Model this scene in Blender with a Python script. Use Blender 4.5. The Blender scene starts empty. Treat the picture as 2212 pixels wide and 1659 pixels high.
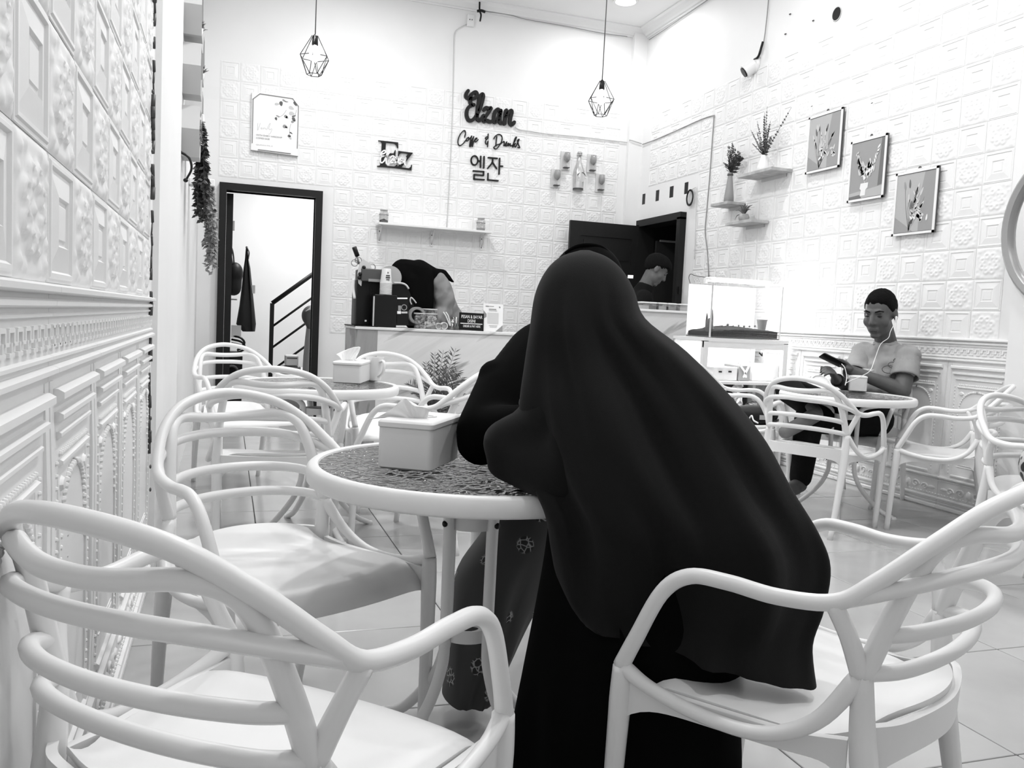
import bpy, math, random
from mathutils import Vector, Matrix, Quaternion
random.seed(7)
V = Vector
S = bpy.context.scene
COL = S.collection
# ------------------------------------------------------------------ camera
F_PX, CX, CY, HCAM = 1850.0, 1106.0, 829.5, 1.06
def cam_axes(yaw, pitch, roll):
    cy, sy, cp, sp, cr, sr = math.cos(yaw), math.sin(yaw), math.cos(pitch), math.sin(pitch), math.cos(roll), math.sin(roll)
    fwd = V((sy*cp, cy*cp, -sp)); right = V((cy, -sy, 0)); down = fwd.cross(right)
    return cr*right-sr*down, sr*right+cr*down, fwd
AX_R, AX_D, AX_F = cam_axes(*[math.radians(a) for a in (18.6, 4.2, 2.7)])
CAM = V((0, 0, HCAM))
cd = bpy.data.cameras.new('camera'); co = bpy.data.objects.new('camera', cd); COL.objects.link(co)
cd.sensor_width = 36; cd.lens = F_PX*36/2212; cd.clip_start = .02
m = Matrix((AX_R, -AX_D, -AX_F)).transposed().to_4x4(); m.translation = CAM
co.matrix_world = m; S.camera = co
def ray(u, v): return AX_R*((u-CX)/F_PX)+AX_D*((v-CY)/F_PX)+AX_F
def at(u, v, zc): return CAM+ray(u, v)*zc
def onx(u, v, x): d = ray(u, v); return CAM+d*(x/d.x)
def ony(u, v, y): d = ray(u, v); return CAM+d*(y/d.y)
def onz(u, v, z): d = ray(u, v); return CAM+d*((z-HCAM)/d.z)
# ------------------------------------------------------------------ world, light, exposure
XL, XR, YB, YF, ZC = -.27, 4.28, 8.70, -2.6, 4.27
w = bpy.data.worlds.new('world'); S.world = w; w.use_nodes = True
w.node_tree.nodes['Background'].inputs[0].default_value = (.9, .9, .9, 1)
w.node_tree.nodes['Background'].inputs[1].default_value = .30
S.view_settings.view_transform = 'Standard'; S.view_settings.look = 'None'
S.view_settings.exposure = 0.95; S.view_settings.gamma = 1.0; S.view_settings.use_curve_mapping = False
lampspot = onz(1352, -2, ZC)
DOWNLIGHTS = [(lampspot.x, lampspot.y), (1.1, 7.3), (1.0, 5.2), (3.2, 5.2), (1.0, 2.9), (3.2, 2.9), (1.0, .6), (3.2, .6)]
DL_POWER = [8, 17, 23, 13, 22, 16, 11, 9]
for i, (x, y) in enumerate(DOWNLIGHTS):
    ld = bpy.data.lights.new('downlight_lamp', 'AREA'); ld.shape = 'DISK'; ld.size = .22; ld.energy = DL_POWER[i]
    lo = bpy.data.objects.new('downlight_lamp', ld); COL.objects.link(lo); lo.location = (x, y, ZC-.035)
# ------------------------------------------------------------------ materials
MATS = {}
def mat(name, g, rough=.5, spec=.4, bump=0, bscale=40, var=0, vscale=6, metal=0, sheen=0, emit=0, trans=0, alpha=1, coat=0):
    if name in MATS: return MATS[name]
    mt = bpy.data.materials.new(name); mt.use_nodes = True; nt = mt.node_tree; b = nt.nodes['Principled BSDF']
    c = (g, g, g, 1)
    b.inputs['Base Color'].default_value = c; b.inputs['Roughness'].default_value = rough
    b.inputs['Specular IOR Level'].default_value = spec; b.inputs['Metallic'].default_value = metal
    if sheen: b.inputs['Sheen Weight'].default_value = sheen
    if coat: b.inputs['Coat Weight'].default_value = coat
    if trans: b.inputs['Transmission Weight'].default_value = trans
    if alpha < 1: b.inputs['Alpha'].default_value = alpha
    if emit: b.inputs['Emission Color'].default_value = (1, 1, 1, 1); b.inputs['Emission Strength'].default_value = emit
    tc = nt.nodes.new('ShaderNodeTexCoord')
    if var:
        n = nt.nodes.new('ShaderNodeTexNoise'); n.inputs['Scale'].default_value = vscale; n.inputs['Detail'].default_value = 5
        nt.links.new(tc.outputs['Object'], n.inputs['Vector'])
        r = nt.nodes.new('ShaderNodeMapRange'); r.inputs[1].default_value = .3; r.inputs[2].default_value = .7
        r.inputs[3].default_value = max(0, g-var); r.inputs[4].default_value = min(1, g+var)
        nt.links.new(n.outputs['Fac'], r.inputs[0]); nt.links.new(r.outputs[0], b.inputs['Base Color'])
    if bump:
        n2 = nt.nodes.new('ShaderNodeTexNoise'); n2.inputs['Scale'].default_value = bscale; n2.inputs['Detail'].default_value = 4
        nt.links.new(tc.outputs['Object'], n2.inputs['Vector'])
        bp = nt.nodes.new('ShaderNodeBump'); bp.inputs['Strength'].default_value = bump; bp.inputs['Distance'].default_value = .01
        nt.links.new(n2.outputs['Fac'], bp.inputs['Height']); nt.links.new(bp.outputs['Normal'], b.inputs['Normal'])
    MATS[name] = mt; return mt
WHITE = mat('white_plastic', .80, .38, .45, var=.015, vscale=9)
WALL = mat('wall_paint', .82, .55, .3, bump=.03, bscale=60, var=.012, vscale=3)
TILEM = mat('embossed_panel_paint', .82, .32, .4, bump=.02, bscale=120)
CEILM = mat('ceiling_paint', .84, .7, .2)
FLOORM = mat('glossy_floor_tile', .44, .16, .5, var=.04, vscale=2.5)
GROUT = mat('floor_grout', .18, .8, .2)
BLACK = mat('black_paint', .009, .5, .25, bump=.05, bscale=80)
BLACKP = mat('black_plastic', .004, .35, .3)
VEILM = mat('black_veil_cloth', .0085, .9, .08, bump=.12, bscale=500, sheen=.05)
DRESSM = mat('deep_black_cloth', .0025, .95, .05)
GREYM = mat('grey_metal', .35, .35, .5, metal=.6)
LGREY = mat('light_grey', .55, .5)
MGREY = mat('mid_grey', .28, .5)
DGREY = mat('dark_grey', .07, .5)
PAPER = mat('white_paper', .88, .8, .2)
WOODG = mat('grey_wood', .42, .6, .3, var=.1, vscale=14)
LEAFD = mat('dark_leaf', .05, .55, .4, var=.03, vscale=30)
LEAFM = mat('mid_leaf', .12, .55, .4, var=.05, vscale=30)
LEAFL = mat('pale_leaf', .33, .6, .3, var=.1, vscale=30)
SKIN = mat('skin', .095, .5, .4, var=.02, vscale=8, bump=.04, bscale=120)
HAIR = mat('short_black_hair', .005, .8, .08, bump=.6, bscale=160)
def thin_glass(name, fac, tint=1.0):
    mt = bpy.data.materials.new(name); mt.use_nodes = True; nt = mt.node_tree; nt.nodes.clear()
    o = nt.nodes.new('ShaderNodeOutputMaterial'); mx = nt.nodes.new('ShaderNodeMixShader'); a = nt.nodes.new('ShaderNodeBsdfTransparent'); b = nt.nodes.new('ShaderNodeBsdfGlossy')
    a.inputs[0].default_value = (tint, tint, tint, 1); b.inputs['Roughness'].default_value = .03; mx.inputs[0].default_value = fac
    nt.links.new(a.outputs[0], mx.inputs[1]); nt.links.new(b.outputs[0], mx.inputs[2]); nt.links.new(mx.outputs[0], o.inputs[0]); return mt
GLASSC = thin_glass('clear_glass', .12, .93)
BULBM = mat('lit_bulb', 1, .3, emit=14)
TUBEM = mat('lit_tank_lamp', 1, .3, emit=30)
LAMPM = mat('lit_downlight', 1, .3, emit=10)
# ------------------------------------------------------------------ mesh helpers
def cr(pts, n=6, closed=False):
    """Catmull-Rom through Vectors (or tuples of equal length)"""
    P = [V(p) for p in pts]; out = []; N = len(P)
    rng = range(N if closed else N-1)
    for i in rng:
        p0 = P[(i-1) % N] if closed or i > 0 else P[0]*2-P[1]
        p1 = P[i]; p2 = P[(i+1) % N]
        p3 = P[(i+2) % N] if closed or i+2 < N else P[N-1]*2-P[N-2]
        for k in range(n):
            t = k/n
            out.append(.5*((2*p1)+(p2-p0)*t+(2*p0-5*p1+4*p2-p3)*t*t+(3*p1-p0-3*p2+p3)*t**3))
    if not closed: out.append(P[-1].copy())
    return out
def root_of(o):
    while o.parent: o = o.parent
    return o
class MB:
    def __init__(s): s.v = []; s.f = []
    def add(s, vs, fs):
        o = len(s.v); s.v += [V(p) for p in vs]; s.f += [tuple(i+o for i in f) for f in fs]; return s
    def box(s, c, sz, rot=None, taper=1.0):
        c = V(c); h = V(sz)/2; vs = []
        for z in (-1, 1):
            k = taper if z > 0 else 1
            for x, y in ((-1, -1), (1, -1), (1, 1), (-1, 1)):
                p = V((x*h.x*k, y*h.y*k, z*h.z)); vs.append(c+(rot @ p if rot else p))
        return s.add(vs, [(3, 2, 1, 0), (4, 5, 6, 7), (0, 1, 5, 4), (1, 2, 6, 5), (2, 3, 7, 6), (3, 0, 4, 7)])
    def rbox(s, c, sz, r, rot=None, n=3):
        """box with rounded vertical edges and a soft top"""
        c = V(c); hx, hy, hz = sz[0]/2, sz[1]/2, sz[2]/2
        def ring(ins, z):
            o = []
            for qx, qy, a0 in ((1, 1, 0), (-1, 1, 90), (-1, -1, 180), (1, -1, 270)):
                for k in range(n+1):
                    a = math.radians(a0+90*k/n); rr = max(r-ins, .0005)
                    o.append(V(((hx-r)*qx+math.cos(a)*rr, (hy-r)*qy+math.sin(a)*rr, z)))
            return o
        rings = [ring(r*.5, -hz), ring(0, -hz+r*.4), ring(0, hz-r*.5), ring(r*.35, hz-r*.12), ring(r*.8, hz)]
        m = len(rings[0]); vs = []; fs = []
        for g in rings: vs += [c+(rot @ p if rot else p) for p in g]
        for j in range(len(rings)-1):
            for i in range(m): fs.append((j*m+i, j*m+(i+1) % m, (j+1)*m+(i+1) % m, (j+1)*m+i))
        fs.append(tuple(range(m-1, -1, -1))); fs.append(tuple((len(rings)-1)*m+i for i in range(m)))
        return s.add(vs, fs)
    def loft(s, rings, closed=True, caps=True):
        m = len(rings[0]); vs = []; fs = []
        for g in rings: vs += list(g)
        for j in range(len(rings)-1):
            for i in range(m if closed else m-1):
                fs.append((j*m+i, j*m+(i+1) % m, (j+1)*m+(i+1) % m, (j+1)*m+i))
        if caps and closed:
            fs.append(tuple(range(m-1, -1, -1))); fs.append(tuple((len(rings)-1)*m+i for i in range(m)))
        return s.add(vs, fs)
    def tube(s, pts, r, n=8, flat=None, caps=True, up=None):
        P = [V(p) for p in pts]; N = len(P)
        rr = [r]*N if not isinstance(r, (list, tuple)) else [r[0]+(0) for _ in P] if len(r) == 1 else [
            r[int(math.floor(i*(len(r)-1)/(N-1)))]*(1-((i*(len(r)-1)/(N-1)) % 1))+r[min(len(r)-1, int(math.floor(i*(len(r)-1)/(N-1)))+1)]*((i*(len(r)-1)/(N-1)) % 1) for i in range(N)]
        T = []
        for i in range(N):
            d = P[min(i+1, N-1)]-P[max(i-1, 0)]; T.append(d.normalized() if d.length > 1e-9 else V((0, 0, 1)))
        u = up if up else (V((0, 0, 1)) if abs(T[0].z) < .9 else V((1, 0, 0)))
        a = T[0].cross(u).normalized(); rings = []
        for i in range(N):
            if i: a = (T[i-1].rotation_difference(T[i]) @ a).normalized()
            b = T[i].cross(a).normalized(); fx = flat or 1
            rings.append([P[i]+a*math.cos(2*math.pi*k/n)*rr[i]*fx+b*math.sin(2*math.pi*k/n)*rr[i] for k in range(n)])
        return s.loft(rings, caps=caps)
    def lathe(s, prof, c=(0, 0, 0), n=20, rot=None, caps=True):
        c = V(c); rings = []
        for r, z in prof:
            rings.append([c+((rot @ V((r*math.cos(2*math.pi*k/n), r*math.sin(2*math.pi*k/n), z))) if rot else V((r*math.cos(2*math.pi*k/n), r*math.sin(2*math.pi*k/n), z))) for k in range(n)])
        return s.loft(rings, caps=caps)
    def ring(s, prof, c=(0, 0, 0), n=32, rot=None):
        """closed profile swept round the z axis"""
        c = V(c); m = len(prof); vs = []; fs = []
        for k in range(n):
            a = 2*math.pi*k/n
            for r, z in prof:
                p = V((r*math.cos(a), r*math.sin(a), z)); vs.append(c+(rot @ p if rot else p))
        for k in range(n):
            for i in range(m): fs.append((k*m+i, ((k+1) % n)*m+i, ((k+1) % n)*m+(i+1) % m, k*m+(i+1) % m))
        return s.add(vs, fs)
    def ell(s, c, rad, rot=None, nu=16, nv=10):
        c = V(c); R = V(rad) if not isinstance(rad, (int, float)) else V((rad,)*3); vs = []; fs = []
        for j in range(1, nv):
            t = math.pi*j/nv
            for i in range(nu):
                a = 2*math.pi*i/nu; p = V((R.x*math.sin(t)*math.cos(a), R.y*math.sin(t)*math.sin(a), R.z*math.cos(t)))
                vs.append(c+(rot @ p if rot else p))
        p = V((0, 0, R.z)); vs.append(c+(rot @ p if rot else p)); vs.append(c-(rot @ p if rot else p))
        for j in range(nv-2):
            for i in range(nu): fs.append((j*nu+i, (j+1)*nu+i, (j+1)*nu+(i+1) % nu, j*nu+(i+1) % nu))
        t, b = len(vs)-2, len(vs)-1
        for i in range(nu):
            fs.append((t, i, (i+1) % nu)); fs.append((b, (nv-2)*nu+(i+1) % nu, (nv-2)*nu+i))
        return s.add(vs, fs)
    def cap(s, p0, r0, p1, r1, n=12):
        """closed tapered capsule"""
        p0, p1 = V(p0), V(p1); d = p1-p0; L = d.length
        if L < 1e-6: return s.ell(p0, max(r0, r1))
        q = V((0, 0, 1)).rotation_difference(d.normalized()).to_matrix(); prof = []
        for k in range(5): a = -math.pi/2+math.pi/2*k/4; prof.append((max(r0*math.cos(a), .0008), r0*math.sin(a)))
        for k in range(5): a = math.pi/2*k/4; prof.append((max(r1*math.cos(a), .0008), L+r1*math.sin(a)))
        return s.lathe(prof, p0, n, q)
    def chain(s, pts, rs, n=12):
        for i in range(len(pts)-1): s.cap(pts[i], rs[i], pts[i+1], rs[i+1], n)
        return s
    def prism(s, poly, fn, d):
        """2-D polygon mapped by fn(a, b) -> (point, normal-offset function) and extruded by d along fn's third argument"""
        n = len(poly); vs = [fn(a, b, 0) for a, b in poly]+[fn(a, b, d) for a, b in poly]
        fs = [tuple(range(n-1, -1, -1)), tuple(range(n, 2*n))]+[(i, (i+1) % n, n+(i+1) % n, n+i) for i in range(n)]
        return s.add(vs, fs)
    def ribbon(s, pts, wd, fn, d, n=5, smooth=True):
        P = [V((p[0], p[1])) for p in pts]
        if smooth and len(P) > 2: P = [V((q[0], q[1])) for q in cr([(p.x, p.y, 0) for p in P], n)]
        L = []; Rr = []
        for i, p in enumerate(P):
            t = (P[min(i+1, len(P)-1)]-P[max(i-1, 0)])
            t = t.normalized() if t.length > 1e-9 else V((1, 0)); nn = V((-t.y, t.x))*wd/2
            L.append(p+nn); Rr.append(p-nn)
        rings = []
        for i in range(len(P)):
            rings.append([fn(L[i].x, L[i].y, 0), fn(L[i].x, L[i].y, d), fn(Rr[i].x, Rr[i].y, d), fn(Rr[i].x, Rr[i].y, 0)])
        s.loft(rings)
        for p in (P[0], P[-1]):
            s.prism([(p.x+wd/2*math.cos(a*math.pi/5), p.y+wd/2*math.sin(a*math.pi/5)) for a in range(10)], fn, d*.98)
        return s
    def build(s, name, m, parent=None, smooth=False, world=False, auto=None):
        vs = s.v
        org = V((0, 0, 0))
        if parent is not None and world:
            r = root_of(parent); M = (Matrix.Translation(r.location) @ r.rotation_euler.to_matrix().to_4x4()).inverted(); vs = [M @ p for p in vs]
        elif parent is None and vs:
            xs = [p.x for p in vs]; ys = [p.y for p in vs]; zs = [p.z for p in vs]
            org = V(((min(xs)+max(xs))/2, (min(ys)+max(ys))/2, min(zs))); vs = [p-org for p in vs]
        me = bpy.data.meshes.new(name); me.from_pydata([tuple(p) for p in vs], [], s.f); me.update()
        if m: me.materials.append(m)
        o = bpy.data.objects.new(name, me); COL.objects.link(o); o.location = org
        if smooth:
            me.shade_smooth()
            if auto is not None: me.set_sharp_from_angle(angle=math.radians(auto))
        if parent: o.parent = parent
        return o
def tag(o, label=None, cat=None, group=None, kind=None):
    if label: o['label'] = label
    if cat: o['category'] = cat
    if group: o['group'] = group
    if kind: o['kind'] = kind
    return o
def thing(name, label, cat, loc=(0, 0, 0), rz=0, group=None):
    o = bpy.data.objects.new(name, None); COL.objects.link(o); o.empty_display_size = .05
    o.location = loc; o.rotation_euler = (0, 0, rz); return tag(o, label, cat, group)
def struct(name, mb, m, smooth=False):
    o = mb.build(name, m, None, smooth); o['kind'] = 'structure'; return o
def inst(me, name, parent, M):
    """child that shares mesh data; M is a world matrix"""
    o = bpy.data.objects.new(name, me); COL.objects.link(o); o.parent = parent
    r = parent; o.matrix_local = Matrix.Translation(-r.location) @ M; return o
def dup(o, loc, rz, label=None, group=None):
    def rec(a, par):
        c = a.copy(); COL.objects.link(c); c.parent = par
        for ch in a.children: rec(ch, c)
        return c
    r = rec(o, None); r.location = loc; r.rotation_euler = (0, 0, rz)
    if label: r['label'] = label
    if group: r['group'] = group
    return r
def remesh(mb, voxel, smooth=6, f=.5):
    me = bpy.data.meshes.new('tmp'); me.from_pydata([tuple(p) for p in mb.v], [], mb.f); o = bpy.data.objects.new('tmp', me); COL.objects.link(o)
    r = o.modifiers.new('r', 'REMESH'); r.mode = 'VOXEL'; r.voxel_size = voxel
    if smooth: q = o.modifiers.new('s', 'SMOOTH'); q.factor = f; q.iterations = smooth
    dg = bpy.context.evaluated_depsgraph_get(); dg.update()
    ev = bpy.data.meshes.new_from_object(o.evaluated_get(dg))
    out = MB(); out.v = [v.co.copy() for v in ev.vertices]; out.f = [tuple(p.vertices) for p in ev.polygons]
    bpy.data.objects.remove(o); bpy.data.meshes.remove(me); bpy.data.meshes.remove(ev); return out
def text_mb(txt, size, ext, fn, sx=1.0):
    """flat letters from the built-in font, mapped by fn(x, y, z)"""
    cu = bpy.data.curves.new('t', 'FONT'); cu.body = txt; cu.size = size; cu.extrude = ext/2; cu.align_x = 'CENTER'; cu.resolution_u = 3
    o = bpy.data.objects.new('t', cu); COL.objects.link(o); dg = bpy.context.evaluated_depsgraph_get(); dg.update()
    ev = bpy.data.meshes.new_from_object(o.evaluated_get(dg)); mb = MB()
    mb.add([fn(v.co.x*sx, v.co.y, v.co.z+ext/2) for v in ev.vertices], [tuple(p.vertices) for p in ev.polygons])
    bpy.data.objects.remove(o); bpy.data.curves.remove(cu); bpy.data.meshes.remove(ev); return mb
def bwf(y0): return lambda u, v, d: ony(u, v, y0)+V((0, -d, 0))        # pixel on the back wall, d out into the room
def rwf(x0): return lambda u, v, d: onx(u, v, x0)+V((-d, 0, 0))
def lwf(x0): return lambda u, v, d: onx(u, v, x0)+V((d, 0, 0))
def z0(p): return V((p.x, p.y, 0))
# ================================================================== THE ROOM
T = .14
fl = struct('floor', MB().box(((XL+XR)/2, (YF+YB)/2+1.2, -.056), (XR-XL+2*T+3.2, YB-YF+2.4, .10)), GROUT)
FT = .60
tm = MB().rbox((0, 0, 0), (FT-.004, FT-.004, .012), .004).build('floor_tile', FLOORM); fm = tm.data; bpy.data.objects.remove(tm)
ix = 0
for i in range(-1, 9):
    for j in range(-5, 19):
        x = XL+.13+i*FT; y = YF+.3+(j+5)*FT
        if x-FT/2 > XR+.9 or y > 10.6: continue
        if (x > XR or x < XL) and y > 12: continue
        inst(fm, 'floor_tile', fl, Matrix.Translation((x, y, -.0065)))
struct('ceiling', MB().box(((XL+XR)/2, (YF+YB)/2, ZC+.06), (XR-XL+2*T, YB-YF+2*T, .12)), CEILM)
# back wall with the left doorway
DX0, DX1, DZ = -.02, .805, 2.17
bw = MB()
bw.box(((XL-T+DX0)/2, YB+T/2, ZC/2), (DX0-XL+T, T, ZC)); bw.box(((DX1+XR+T)/2, YB+T/2, ZC/2), (XR+T-DX1, T, ZC))
bw.box(((DX0+DX1)/2, YB+T/2, (DZ+ZC)/2), (DX1-DX0, T, ZC-DZ))
wall_back = struct('wall_back', bw, WALL)
# right wall with the right doorway (RY0..RY1) and the four slot vents
RY0, RY1, RZ = 7.62, 8.49, 2.16
slots = [(onx(u0, v0, XR), onx(u1, v1, XR)) for u0, v0, u1, v1 in ((1394, 419, 1387, 442), (1424, 410, 1416, 436), (1455, 401, 1446, 428), (1487, 391, 1478, 420))]
ys = sorted([(min(a.y, b.y)-.004, max(a.y, b.y)+.004) for a, b in slots]); sz0, sz1 = 2.392, 2.506
rw = MB()
def yb(y0, y1, z0_, z1): rw.box((XR+T/2, (y0+y1)/2, (z0_+z1)/2), (T, y1-y0, z1-z0_))
yb(YF, RY0, 0, RZ); yb(RY1, YB+T, 0, RZ); yb(YF, YB+T, RZ, sz0); yb(YF, YB+T, sz1, ZC)
prev = YF
for a, b in ys: yb(prev, a, sz0, sz1); prev = b
yb(prev, YB+T, sz0, sz1)
wall_right = struct('wall_right', rw, WALL)
wall_left = struct('wall_left', MB().box((XL-T/2, (YF+YB+T)/2, ZC/2), (T, YB+T-YF, ZC)), WALL)
struct('trim_1', MB().box((XL+.008, 4.26, ZC/2), (.03, 1.46, ZC)), WALL)              # plain pier after the left panels
struct('trim_2', MB().box((XR-.03, 3.0, ZC/2), (.10, 1.44, ZC)), WALL)                # plain pier on the right
struct('trim_3', MB().box((4.20, YB-.03, ZC/2), (.16, .06, ZC)), WALL)                # corner pier
# cornices
def cornice(name, p, q, n):
    prof = [(0, 0), (.13, 0), (.13, -.012), (.10, -.018), (.08, -.035), (.05, -.05), (.035, -.066), (.016, -.070), (.016, -.085), (0, -.085)]
    p, q, n = V(p), V(q), V(n); r = []
    for e in (p, q): r.append([e+n*a+V((0, 0, b)) for a, b in prof])
    struct(name, MB().loft(r), CEILM)
cornice('trim_4', (XL, YB, ZC), (XR, YB, ZC), (0, -1, 0))
cornice('trim_5', (XR, YF, ZC), (XR, YB, ZC), (-1, 0, 0))
cornice('trim_6', (XL, YF, ZC), (XL, YB, ZC), (1, 0, 0))
# ---------------- embossed wall panels
def mesh_only(mb, name, m, smooth=True, auto=None):
    o = mb.build(name, m, None, smooth, auto=auto); me = o.data; off = o.location.copy()
    for v in me.vertices: v.co += off
    bpy.data.objects.remove(o); return me
def grid_tile(h, n, wx, wy, edge=.004):
    mb = MB(); vs = []
    for j in range(n+1):
        for i in range(n+1):
            u, v = i/n*2-1, j/n*2-1; vs.append((u*wx/2, v*wy/2, h(u, v)))
    fs = [(j*(n+1)+i, j*(n+1)+i+1, (j+1)*(n+1)+i+1, (j+1)*(n+1)+i) for j in range(n) for i in range(n)]
    return mb.add(vs, fs)
def floral(u, v):
    r = math.hypot(u, v); a = math.atan2(v, u); h = .0045
    k = lambda x, y, s: math.exp(-((u-x)**2+(v-y)**2)/s**2)
    for i in range(8):
        b = i*math.pi/4+math.pi/8; x, y = .52*math.cos(b), .52*math.sin(b)
        d = math.hypot(u-x, v-y); h += .0085*math.exp(-((d-.14)/.065)**2)
        h += .005*k(.27*math.cos(b), .27*math.sin(b), .09)
    h += .009*k(0, 0, .1)
    for sx in (-1, 1):
        for sy in (-1, 1):
            h += .007*k(.76*sx, .76*sy, .12)+.005*k(.84*sx, .45*sy, .09)+.005*k(.45*sx, .84*sy, .09)
    e = max(abs(u), abs(v))
    return h if e < .985 else 0.0005
def make_tiles(wx, wy, tagn, amp=1.0):
    wx -= .002; wy -= .002
    fl_ = mesh_only(grid_tile(lambda u, v: floral(u, v)*amp*1.5, 30, wx, wy), 'floral_tile'+tagn, TILEM)
    mb = MB(); rings = []
    for s_, h in ((1, .0005), (.985, .005), (.93, .005), (.90, .0105), (.84, .0105), (.80, .001), (.40, .013), (.36, .0035), (.30, .0035), (.27, .0085), (0.02, .0085)):
        rings.append([V((x*wx/2*s_, y*wy/2*s_, h*amp)) for x, y in ((-1, -1), (1, -1), (1, 1), (-1, 1))])
    mb.loft(rings, caps=False); mb.f.append((len(mb.v)-4, len(mb.v)-3, len(mb.v)-2, len(mb.v)-1))
    sq = mesh_only(mb, 'square_tile'+tagn, TILEM, smooth=False)
    return fl_, sq
FRB = Matrix(((1, 0, 0), (0, 0, -1), (0, 1, 0)))      # columns: ex=+x, ey=+z, n=-y
FRR = Matrix(((0, 0, -1), (-1, 0, 0), (0, 1, 0)))     # ex=-y, ey=+z, n=-x
FRL = Matrix(((0, 0, 1), (1, 0, 0), (0, 1, 0)))       # ex=+y, ey=+z, n=+x
def frame(R3, loc): M_ = R3.to_4x4(); M_.translation = loc; return M_
# right wall: pitch .208 x .188, one square centred at y 4.376 z 2.849
PYR, PZR = .208, .188
fR, sR = make_tiles(PYR, PZR, '_right', .4)
zb = 2.849-9*PZR-PZR/2
for j in range(-4, 22):
    y = 4.376+j*PYR
    if y-PYR/2 < 3.68 or y+PYR/2 > YB-.06: continue
    for k in range(-9, 3):
        z = 2.849+k*PZR
        if z > 3.33: continue
        if y+PYR/2 > 7.55 and z-PZR/2 < 2.52 and z < 2.62: continue
        inst(sR if (j+k) % 2 == 0 else fR, 'square_tile' if (j+k) % 2 == 0 else 'floral_tile', wall_right, frame(FRR, (XR-.0005, y, z)))
# back wall: pitch .18
PB = .18
fB, sB = make_tiles(PB, PB, '_back', .36)
for i in range(-18, 10):
    x = 2.689+i*PB
    if x-PB/2 < XL or x+PB/2 > 4.13: continue
    for k in range(-9, 10):
        z = 1.662+k*PB
        if z-PB/2 < 0: continue
        if x < .95 and x > -.2 and z < 2.33: continue
        if x > 1.0 and z < .80: continue
        inst(sB if (i+k) % 2 == 0 else fB, 'square_tile' if (i+k) % 2 == 0 else 'floral_tile', wall_back, frame(FRB, (x, YB-.0005, z)))
# left wall: .23 x .203
PYL, PZL = .23, .203
fL, sL = make_tiles(PYL, PZL, '_left', .55)
for j in range(-8, 9):
    y = 1.511+PYL/2+j*PYL
    if y+PYL/2 > 3.56: continue
    for k in range(0, 11):
        z = 1.085+PZL/2+k*PZL
        g = (j+k) % 2 == 0
        inst(sL if g else fL, 'square_tile' if g else 'floral_tile', wall_left, frame(FRL, (XL+.0005, y, z)))
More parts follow.
